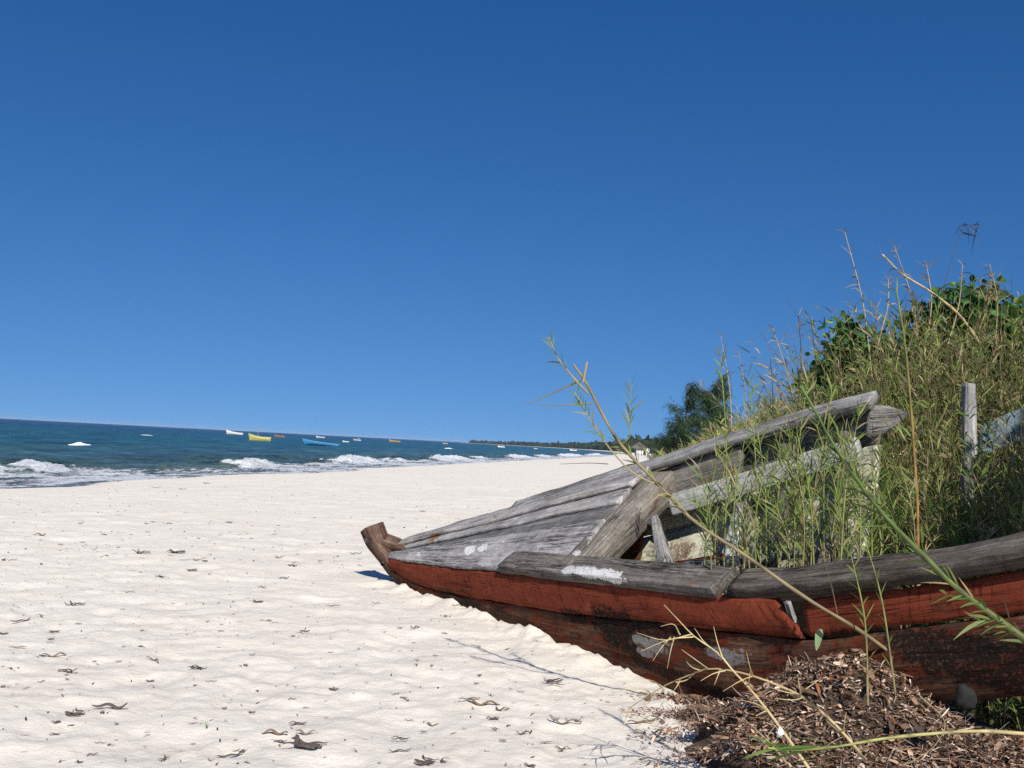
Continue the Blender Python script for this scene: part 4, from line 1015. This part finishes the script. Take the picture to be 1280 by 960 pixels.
# ------------------------------------------------------------------ boats at anchor
def hull_mesh(L, Bm, D, sheer=.25, n=24, k=9, transom=.55, rake=.12):
    u = np.linspace(0, 1, n); wd = Bm / 2 * np.minimum(1, (1 - (1 - np.minimum(u / .5, 1)) ** 2)) ; wd = wd * np.where(u > .6, 1 - (1 - transom) * ((u - .6) / .4) ** 2, 1); wd[0] = .02
    a = np.linspace(-1, 1, k)
    X = (u[:, None] - .5) * L - rake * L * (1 - u[:, None]) ** 3 * np.abs(a)[None] ** 1.2
    Y = wd[:, None] * np.sign(a)[None] * np.abs(a)[None] ** .6
    top = D * (1 + sheer * 3 * (1 - u) ** 3 + sheer * .4 * u ** 3)
    Z = top[:, None] * np.abs(a)[None] ** 2.0
    return np.stack([X, Y, Z], -1), wd, top
def sea_boat(px, py, ln_px, label, hullc, inc=(.5, .48, .44), yaw=0.0, pitch=0.0, D=.75, mast=None, stripe=None, motor=False, crew=False, group=None, roof=False, d=None):
    p = G(px, py, SEA_Z) if d is None else P(px, py, d)
    L = ln_px * p.y / F_PX; D = D * min(1.6, L / 4.5)
    root = empty('fishing_boat', (p.x, p.y, SEA_Z - .18 * D), label, 'boat', group)
    g, wd, top = hull_mesh(L, L * .3, D)
    n, k = g.shape[:2]; inner = g * [.96, .9, 1] + [0, 0, .10 * D]; inner[:, 0, 2] = g[:, 0, 2]; inner[:, -1, 2] = g[:, -1, 2]
    V = np.concatenate([g.reshape(-1, 3), inner.reshape(-1, 3)]); f = grid_faces(n, k); m0 = n * k; idx = np.arange(m0).reshape(n, k)
    rim = np.concatenate([np.stack([idx[:-1, e], idx[1:, e], idx[1:, e] + m0, idx[:-1, e] + m0], -1) for e in (0, -1)])
    tr = np.stack([idx[-1, :-1], idx[-1, 1:], idx[-1, 1:] + m0, idx[-1, :-1] + m0], -1)
    hm = plain('boat_paint', hullc, .5, .12, 3, .4)
    def local(name, V, F_, mt, smooth=False):
        me = mesh_obj(name, V, F_, mt, None, smooth); me.parent = root; return me
    local('hull', V, np.concatenate([f, f[:, ::-1] + m0, rim, tr]), hm, True)
    tp = g[-1]; cc = tp.mean(0); fan = np.stack([np.arange(k - 1), np.arange(1, k), np.full(k - 1, k)], -1)
    local('transom', np.concatenate([tp, [[tp[0, 0], 0, tp[0, 2]]]]), fan, hm)
    for s in (0, -1):
        V, Fq = tube(g[:, s] + [0, 0, .02], .035 * L / 4, 5); local('rub_rail', V, Fq, plain('rail_paint', stripe or tuple(x * .8 for x in hullc)))
    for f_ in (.35, .6, .8):
        i = int(f_ * (n - 1)); V, Fq = boxv((g[i, 0, 0], 0, top[i] * .8), (L * .05, wd[i] * 1.8, .05)); local('thwart', V, Fq, plain('thwart_wood', inc))
    if mast:
        V, Fq = tube(np.array([[-.15 * L, 0, .1], [-.15 * L, 0, mast]]), [.05, .03], 6); local('mast', V, Fq, plain('mast_wood', (.35, .27, .17)))
    if motor:
        V, Fq = boxv((L * .5, 0, D * 1.25), (.3, .3, .55)); local('outboard_motor', V, Fq, plain('motor_cowl', (.03, .03, .035)))
    if roof:
        V, Fq = boxv((L * .1, 0, D * 2.0), (L * .4, L * .22, .08)); local('canopy', V, Fq, M_WHITE)
        for sx in (-.08, .28):
            for sy in (-.09, .09):
                V, Fq = boxv((L * sx, L * sy, D * 1.4), (.06, .06, D * 1.2)); local('canopy_post', V, Fq, M_WHITE)
    root.rotation_euler = (0, pitch, yaw)
    return root
sea_boat(294, 543.2, 19, 'white fishing boat farthest left, riding bow up near the horizon', (.60, .60, .57), yaw=.2, pitch=.06, motor=True, mast=1.6)
sea_boat(326, 551.0, 25, 'yellow boat with a bare mast at anchor', (.40, .38, .12), yaw=.15, mast=3.3, stripe=(.25, .3, .1), D=1.0)
sea_boat(350, 546.6, 12, 'small orange boat just right of the yellow boat', (.30, .16, .09), yaw=-.1)
sea_boat(403, 557.0, 41, 'long bright blue open boat with a white bow, nearest the beach', (.05, .22, .46), yaw=.1, pitch=.05, stripe=(.10, .40, .70), D=.40)
sea_boat(401, 547.5, 10, 'white boat on the horizon above the blue boat', (.5, .52, .53), yaw=.1)
sea_boat(432.5, 552.8, 7, 'tiny white dinghy right of the blue boat', (.7, .72, .72))
sea_boat(447, 551.0, 9, 'small white boat with a canopy farther right of the blue boat', (.52, .52, .52), yaw=-.2, roof=True)
sea_boat(494, 553.0, 13, 'brown and yellow boat alone near the horizon', (.32, .20, .09), yaw=.15, stripe=(.5, .4, .1))
sea_boat(557, 555.0, 6, 'tiny yellowish dinghy alone near the end of the headland', (.5, .42, .2))
sea_boat(627, 559.3, 8, 'white boat off the far wooded shore, left of its neighbours', (.75, .75, .74), roof=True, yaw=.2)
sea_boat(670, 561.2, 4, 'smallest white boat off the middle of the far shore', (.75, .75, .74))
sea_boat(717, 563.6, 8, 'white boat with a mast off the far shore near the reed tips', (.75, .75, .74), mast=3.2, yaw=.1)

# ------------------------------------------------------------------ seaweed heap, scraps and small finds
M_WEED = leafmat('dry_seaweed', .08, .8, .15)
WP = np.array([[.085, .058, .045], [.15, .105, .075], [.24, .18, .135], [.36, .29, .23], [.52, .46, .40], [.20, .095, .05]])
def flakes(n, pts, z_off, L=(.009, .032), w=(.004, .011)):
    pos = np.array(pts); pos[:, 2] += z_off
    d = rand_unit(n) * [1, 1, .34]; V, Fq, k = ribbons(pos, d, nrm(np.cross(d, [0, 0, 1]) + rng.normal(0, .45, (n, 3))), rng.uniform(*L, n), rng.uniform(*w, n), rng.uniform(-.15, .45, n), 3, (.6, 1, .95, .5))
    col = 1.25 * WP[rng.choice(len(WP), n, p=[.26, .28, .2, .12, .05, .09])] * rng.uniform(.7, 1.25, (n, 1))
    return V, Fq, np.repeat(col, k, 0)
def strands(n, pts, z_off):
    return flakes(n, pts, z_off, (.025, .075), (.0018, .0045))
def mound_ok(x, y):
    r = x / y
    e = .07 * math.sin(9 * x) + .06 * math.sin(17 * y + x * 5)
    return x > 0.79 + e * 1.3 - .12 * random.random() ** 4 + .22 * max(0, 3.6 - y) and y > 2.2 and x < 3.2 and y < 5.0 and (x - 0.8) > (4.95 - y) * -10
gx, gy_ = np.meshgrid(np.linspace(.45, 3.4, 110), np.linspace(2.0, 5.2, 110), indexing='ij')
base_z = H(gx, gy_) + mound(gx, gy_) - .012 - .06 * (1 - sstep(.80, 1.0, gx - .22 * np.maximum(0, 3.6 - gy_))) + .02 * fbm(gx * 9, gy_ * 9, 61, 3)
A = Acc(); A.add(np.stack([gx, gy_, base_z], -1), grid_faces(110, 110)[:, ::-1], np.array([.07, .05, .036]))
pts = []
N_FL = 44000
while len(pts) < N_FL:
    x = rng.uniform(.55, 2.6); y = rng.uniform(2.35, 4.9)
    if mound_ok(x, y): pts.append((x, y))
pts = np.array(pts); z = H(pts[:, 0], pts[:, 1]) + mound(pts[:, 0], pts[:, 1]) + .02 * fbm(pts[:, 0] * 9, pts[:, 1] * 9, 61, 3)
V, Fq, cl = flakes(N_FL, np.c_[pts, z], rng.uniform(-.012, .016, N_FL)); A.add(V, Fq, cl * [1.22, 1.10, 1.04])
sel = rng.choice(N_FL, 1500, False); V, Fq, cl = flakes(1500, np.c_[pts, z][sel], rng.uniform(.004, .026, 1500), (.03, .075), (.010, .024)); A.add(V, Fq, cl * [1.15, 1.02, .9])
sel = rng.choice(N_FL, 15000, False); V, Fq, cl = strands(15000, np.c_[pts, z][sel], rng.uniform(0, .022, 15000)); A.add(V, Fq, cl)
tag(A.build('seaweed_litter', M_WEED), 'heap of dry brown seaweed litter against the hull in the lower right', 'seaweed', None, 'stuff')

# scraps lying on the open sand
M_SCRAP = plain('dark_seaweed_scrap', (.095, .074, .062), .85, .5, 40)
M_SCRAP2 = plain('brown_seaweed_scrap', (.19, .125, .08), .85, .45, 40)
def scrap_mesh(kind, name='seaweed_scrap'):
    r = np.random.default_rng(100 + kind)
    A = Acc()
    for q in range(1 + (kind % 3 == 1) + 2 * (kind % 5 == 2)):
        n = 14; s = np.linspace(-.5, .5, n); cu = r.uniform(-2.6, 2.6); a0 = r.uniform(-.6, .6)
        ang = a0 + cu * s + r.uniform(-.5, .5) * np.sin(s * 7)
        x = np.cumsum(np.cos(ang)) / n; y = np.cumsum(np.sin(ang)) / n
        z = .05 + .08 * (np.abs(s) * 2) ** 2 * r.uniform(.2, 1.5) + .05 * np.sin(s * 11 + r.uniform(0, 6)) + .03 * r.random()
        c = np.stack([x - x.mean(), y - y.mean() + q * r.uniform(-.2, .2), z + .03 * np.sin(s * 9)], -1)
        w = (.030 + .045 * r.random()) * np.sin(np.pi * np.linspace(.08, .95, n)) ** .5; T = nrm(np.gradient(c, axis=0)); sd = nrm(np.cross(T, [0, .25, 1]))
        tw_ = r.uniform(-1.2, 1.2) * s; sd = sd * np.cos(tw_)[:, None] + np.array([0, 0, 1]) * np.sin(tw_)[:, None]
        k = 6; a = np.linspace(0, 2 * np.pi, k, endpoint=False); up = nrm(np.cross(sd, T))
        V = c[:, None] + sd[:, None] * (w[:, None] * np.cos(a)[None])[..., None] + up[:, None] * (.5 * w[:, None] * np.sin(a)[None])[..., None]
        A.add(V.reshape(-1, 3), grid_faces(n, k, True))
    return np.concatenate(A.V), np.concatenate(A.F)
SCR = []
for k in range(10):
    V, Fq = scrap_mesh(k)
    me_o = mesh_obj('seaweed_scrap', V, Fq, M_SCRAP if k % 3 else M_SCRAP2, None, True); SCR.append(me_o.data); bpy.data.objects.remove(me_o)
hero = [(50, 670, 18), (177, 693, 24), (220, 691, 22), (245, 701, 12), (94, 757, 26), (25, 778, 26), (50, 771, 18), (67, 791, 13), (62, 804, 9), (22, 811, 20), (69, 821, 28), (84, 841, 24), (4, 793, 12), (192, 827, 24), (247, 837, 24), (264, 853, 14), (191, 860, 12), (94, 894, 24), (137, 886, 42),
        (241, 906, 13), (344, 919, 33), (350, 929, 18), (384, 932, 50), (381, 918, 26), (372, 907, 24), (287, 947, 34), (156, 952, 16), (380, 791, 14), (344, 779, 9), (300, 778, 8), (328, 735, 12), (355, 724, 14), (322, 753, 14), (20, 885, 9), (200, 722, 15), (162, 741, 14), (287, 744, 6), (240, 714, 13), (365, 708, 12),
        (416, 759, 20), (470, 755, 11), (519, 786, 16), (500, 786, 7), (570, 758, 14), (556, 793, 9), (634, 811, 12), (672, 800, 14), (417, 863, 12), (494, 871, 12), (586, 876, 28), (605, 882, 40), (628, 889, 22), (615, 899, 16), (540, 907, 18), (500, 926, 24), (500, 941, 28), (444, 940, 14), (531, 955, 26), (656, 918, 24), (682, 930, 18), (704, 937, 20), (694, 907, 14), (544, 821, 8), (348, 697, 13), (366, 708, 12), (445, 693, 18),
        (707, 910, 46), (692, 854, 24), (651, 866, 10), (800, 906, 34), (815, 902, 22), (805, 937, 12), (662, 958, 15), (117, 688, 8), (130, 670, 9), (15, 701, 13), (300, 700, 9), (256, 702, 8), (210, 655, 12), (195, 610, 12), (228, 612, 10), (258, 605, 9), (286, 654, 10), (490, 648, 9), (528, 640, 9), (440, 628, 6)]
lab_u = {(137, 886): 'longest dark scrap, a straight stick lying on the sand at lower left', (94, 757): 'curved hook of dark seaweed alone on the sand at far left', (192, 827): 'bent brown seaweed strip left of the forked dark scrap', (247, 837): 'forked dark scrap with a bluish sheen on the left sand',
         (605, 882): 'largest spiky brown tangle of seaweed in the middle of the sand', (707, 910): 'dark curved stick on the sand left of the dry twig', (384, 932): 'longest strand in the loose ring of seaweed at the bottom', (287, 947): 'dark knotted scrap at the bottom edge, left of the ring of seaweed', (84, 841): 'brown folded leaf scrap with a long tip at far left', (94, 894): 'dark curled scrap at lower left beside the straight stick', (380, 791): 'dark hook shaped scrap on the sand before the bow', (800, 906): 'reddish brown dead leaf under the tip of the dry twig'}
def place_scrap(p, size, me, lab, grp, rz):
    o = bpy.data.objects.new('seaweed_scrap', me); COL.objects.link(o)
    o.location = (p.x, p.y, Hs(p.x, p.y) + .004); o.scale = (size, size, size * .8); o.rotation_euler = (0, 0, rz)
    tag(o, lab, 'seaweed scrap', grp); return o
def on_sand(px, py):
    p = G(px, py, 0)
    for _ in range(5): p = G(px, py, Hs(p.x, p.y))
    return p
lab_h = 'dark dried seaweed scrap lying among others on the open white sand'
for i, (px, py, ln) in enumerate(hero):
    p = on_sand(px, py); sz = ln * p.y / F_PX * 1.12
    u_ = lab_u.get((px, py))
    place_scrap(p, sz, SCR[i % 10], u_ or lab_h, 'seaweed scraps scattered on the open sand', rng.uniform(-.5, .5) + (np.pi if rng.random() < .5 else 0))
lab_m = 'tiny dry seaweed crumb among the many specks on the white sand'
cnt = 0
while cnt < 150:
    px, py = rng.uniform(0, 900), 612 + 345 * rng.random() ** 1.25
    p = on_sand(px, py)
    if p.x - float(x_shore(p.y)) < 1.0 or p.x > .55 * (6.6 - p.y) - .15 or p.x > foot(p.y) - .4: continue
    place_scrap(p, rng.uniform(.02, .05) * (1 if p.y < 8 else 1.4), SCR[int(rng.integers(10))], lab_m, 'seaweed crumbs on the sand', rng.uniform(0, 6.28)); cnt += 1
# uncountable specks farther off, and the drift line at the water's edge
A = Acc()
def specks(n, fn, L, w):
    pos = []
    while len(pos) < n:
        x, y = fn()
        t_ = x - float(x_shore(y))
        if t_ > .5 and x < foot(y) - .2 and not (x > .55 * (6.6 - y) - .1 and 3 < y < 8.5): pos.append((x, y, 0))
    pos = np.array(pos); pos[:, 2] = H(pos[:, 0], pos[:, 1]) + .006
    a_ = rng.uniform(0, 6.283, n); d = np.stack([np.cos(a_), np.sin(a_), rng.normal(.03, .05, n)], -1); V, Fq, k = ribbons(pos, d, nrm(np.cross(nrm(d), [0, 0, 1]) + rng.normal(0, .2, (n, 3))), rng.uniform(*L, n) , rng.uniform(*w, n), rng.uniform(-.12, .05, n), 2, (.6, 1, .3))
    A.add(V, Fq, np.repeat(WP[rng.choice(len(WP), n, p=[.36, .26, .18, .08, .02, .10])], k, 0))
specks(900, lambda: ((lambda y: (rng.uniform(-.6, .55) * y, y))(3 + 9 * rng.random())), (.008, .03), (.003, .009))
specks(1000, lambda: ((lambda y: (rng.uniform(-.6, .2) * y, y))(9 + 34 * rng.random() ** 1.4)), (.02, .075), (.008, .022))
specks(260, lambda: ((lambda y: (float(x_shore(y)) + .55 + abs(rng.normal(0, .35)), y))(12 + 45 * rng.random() ** 1.3)), (.08, .3), (.02, .07))
tag(A.build('beach_debris', M_WEED), 'fine dark seaweed specks strewn over the whole beach', 'debris', None, 'stuff')

# small finds
def lump(name, c, r, mat, label, cat, seed=0, k=(14, 10), lump_=.2):
    n, m_ = k; th = np.linspace(0, np.pi, m_); ph = np.linspace(0, 2 * np.pi, n, endpoint=False)
    T_, Ph = np.meshgrid(th, ph, indexing='ij'); s = 1 + lump_ * fbm(T_ * 2 + seed, np.cos(Ph) * 2 + 3, seed, 2)
    V = np.stack([r[0] * s * np.sin(T_) * np.cos(Ph), r[1] * s * np.sin(T_) * np.sin(Ph), r[2] * s * np.cos(T_)], -1) + np.array(c)
    return tag(mesh_obj(name, V, grid_faces(m_, n, True), mat, None, True), label, cat)
lump('stone', P(1206, 872, 3.25), (.032, .022, .042), plain('grey_stone', (.016, .017, .016), .95, .45, 40), 'dull grey oval stone standing upright on the seaweed litter', 'stone', 3, lump_=.55)
lump('shell', P(975, 916, 3.02), (.012, .01, .012), M_WHITE, 'small white broken shell on the seaweed litter', 'shell', 5, lump_=.8)
p = on_sand(913, 940); lump('red_scrap', p + Vector((0, 0, .012)), (.018, .014, .018), plain('faded_red', (.30, .05, .03), .7, .3, 30), 'small faded red scrap at the edge of the seaweed litter', 'scrap', 8, lump_=.7)
# torn leaf caught on the broken plank
pv = np.array(P(1025, 796, 4.02)); V, Fq, k = ribbons(pv[None] + [0, 0, .03], np.array([[-.15, 0, -1.]]), np.array([[1., .1, .1]]), .085, .035, 0, 4, (.5, 1, .8, .6, .1))
tag(mesh_obj('torn_leaf', V, Fq, M_LEAF, None, True, None, np.broadcast_to(np.array([.30, .42, .22]), (len(V), 3))), 'pale green torn leaf caught at the break in the hull', 'leaf')
# single grass shoot on the sand at the left
p = on_sand(258, 911); n = 4
V, Fq, k = ribbons(np.repeat(np.array(p)[None], n, 0), np.array([[.05, 0, 1], [-.2, .1, 1], [.25, 0, .9], [0, .2, .7]]), rand_unit(n), np.array([.055, .04, .035, .02]), .006, .2, 3)
tag(mesh_obj('grass_shoot', V, Fq, M_LEAF, None, False, None, np.broadcast_to(np.array([.14, .26, .04]), (len(V), 3))), 'single green grass shoot standing alone in the sand at lower left', 'grass shoot')

# ------------------------------------------------------------------ sea air
V, Fq = boxv((0, 20000, 5.5), (130000, 130000, 21.0))
hz = bpy.data.materials.new('haze_air'); hz.use_nodes = True
hn = hz.node_tree; hn.nodes.clear()
ho = hn.nodes.new('ShaderNodeOutputMaterial'); hv = hn.nodes.new('ShaderNodeVolumePrincipled')
hv.inputs['Color'].default_value = (.62, .80, 1, 1); hv.inputs['Density'].default_value = 0.000055; hv.inputs['Anisotropy'].default_value = 0.0
hn.links.new(hv.outputs[0], ho.inputs['Volume'])
tag(mesh_obj('haze', V, Fq, hz), 'thin sea haze', None, None, 'stuff')
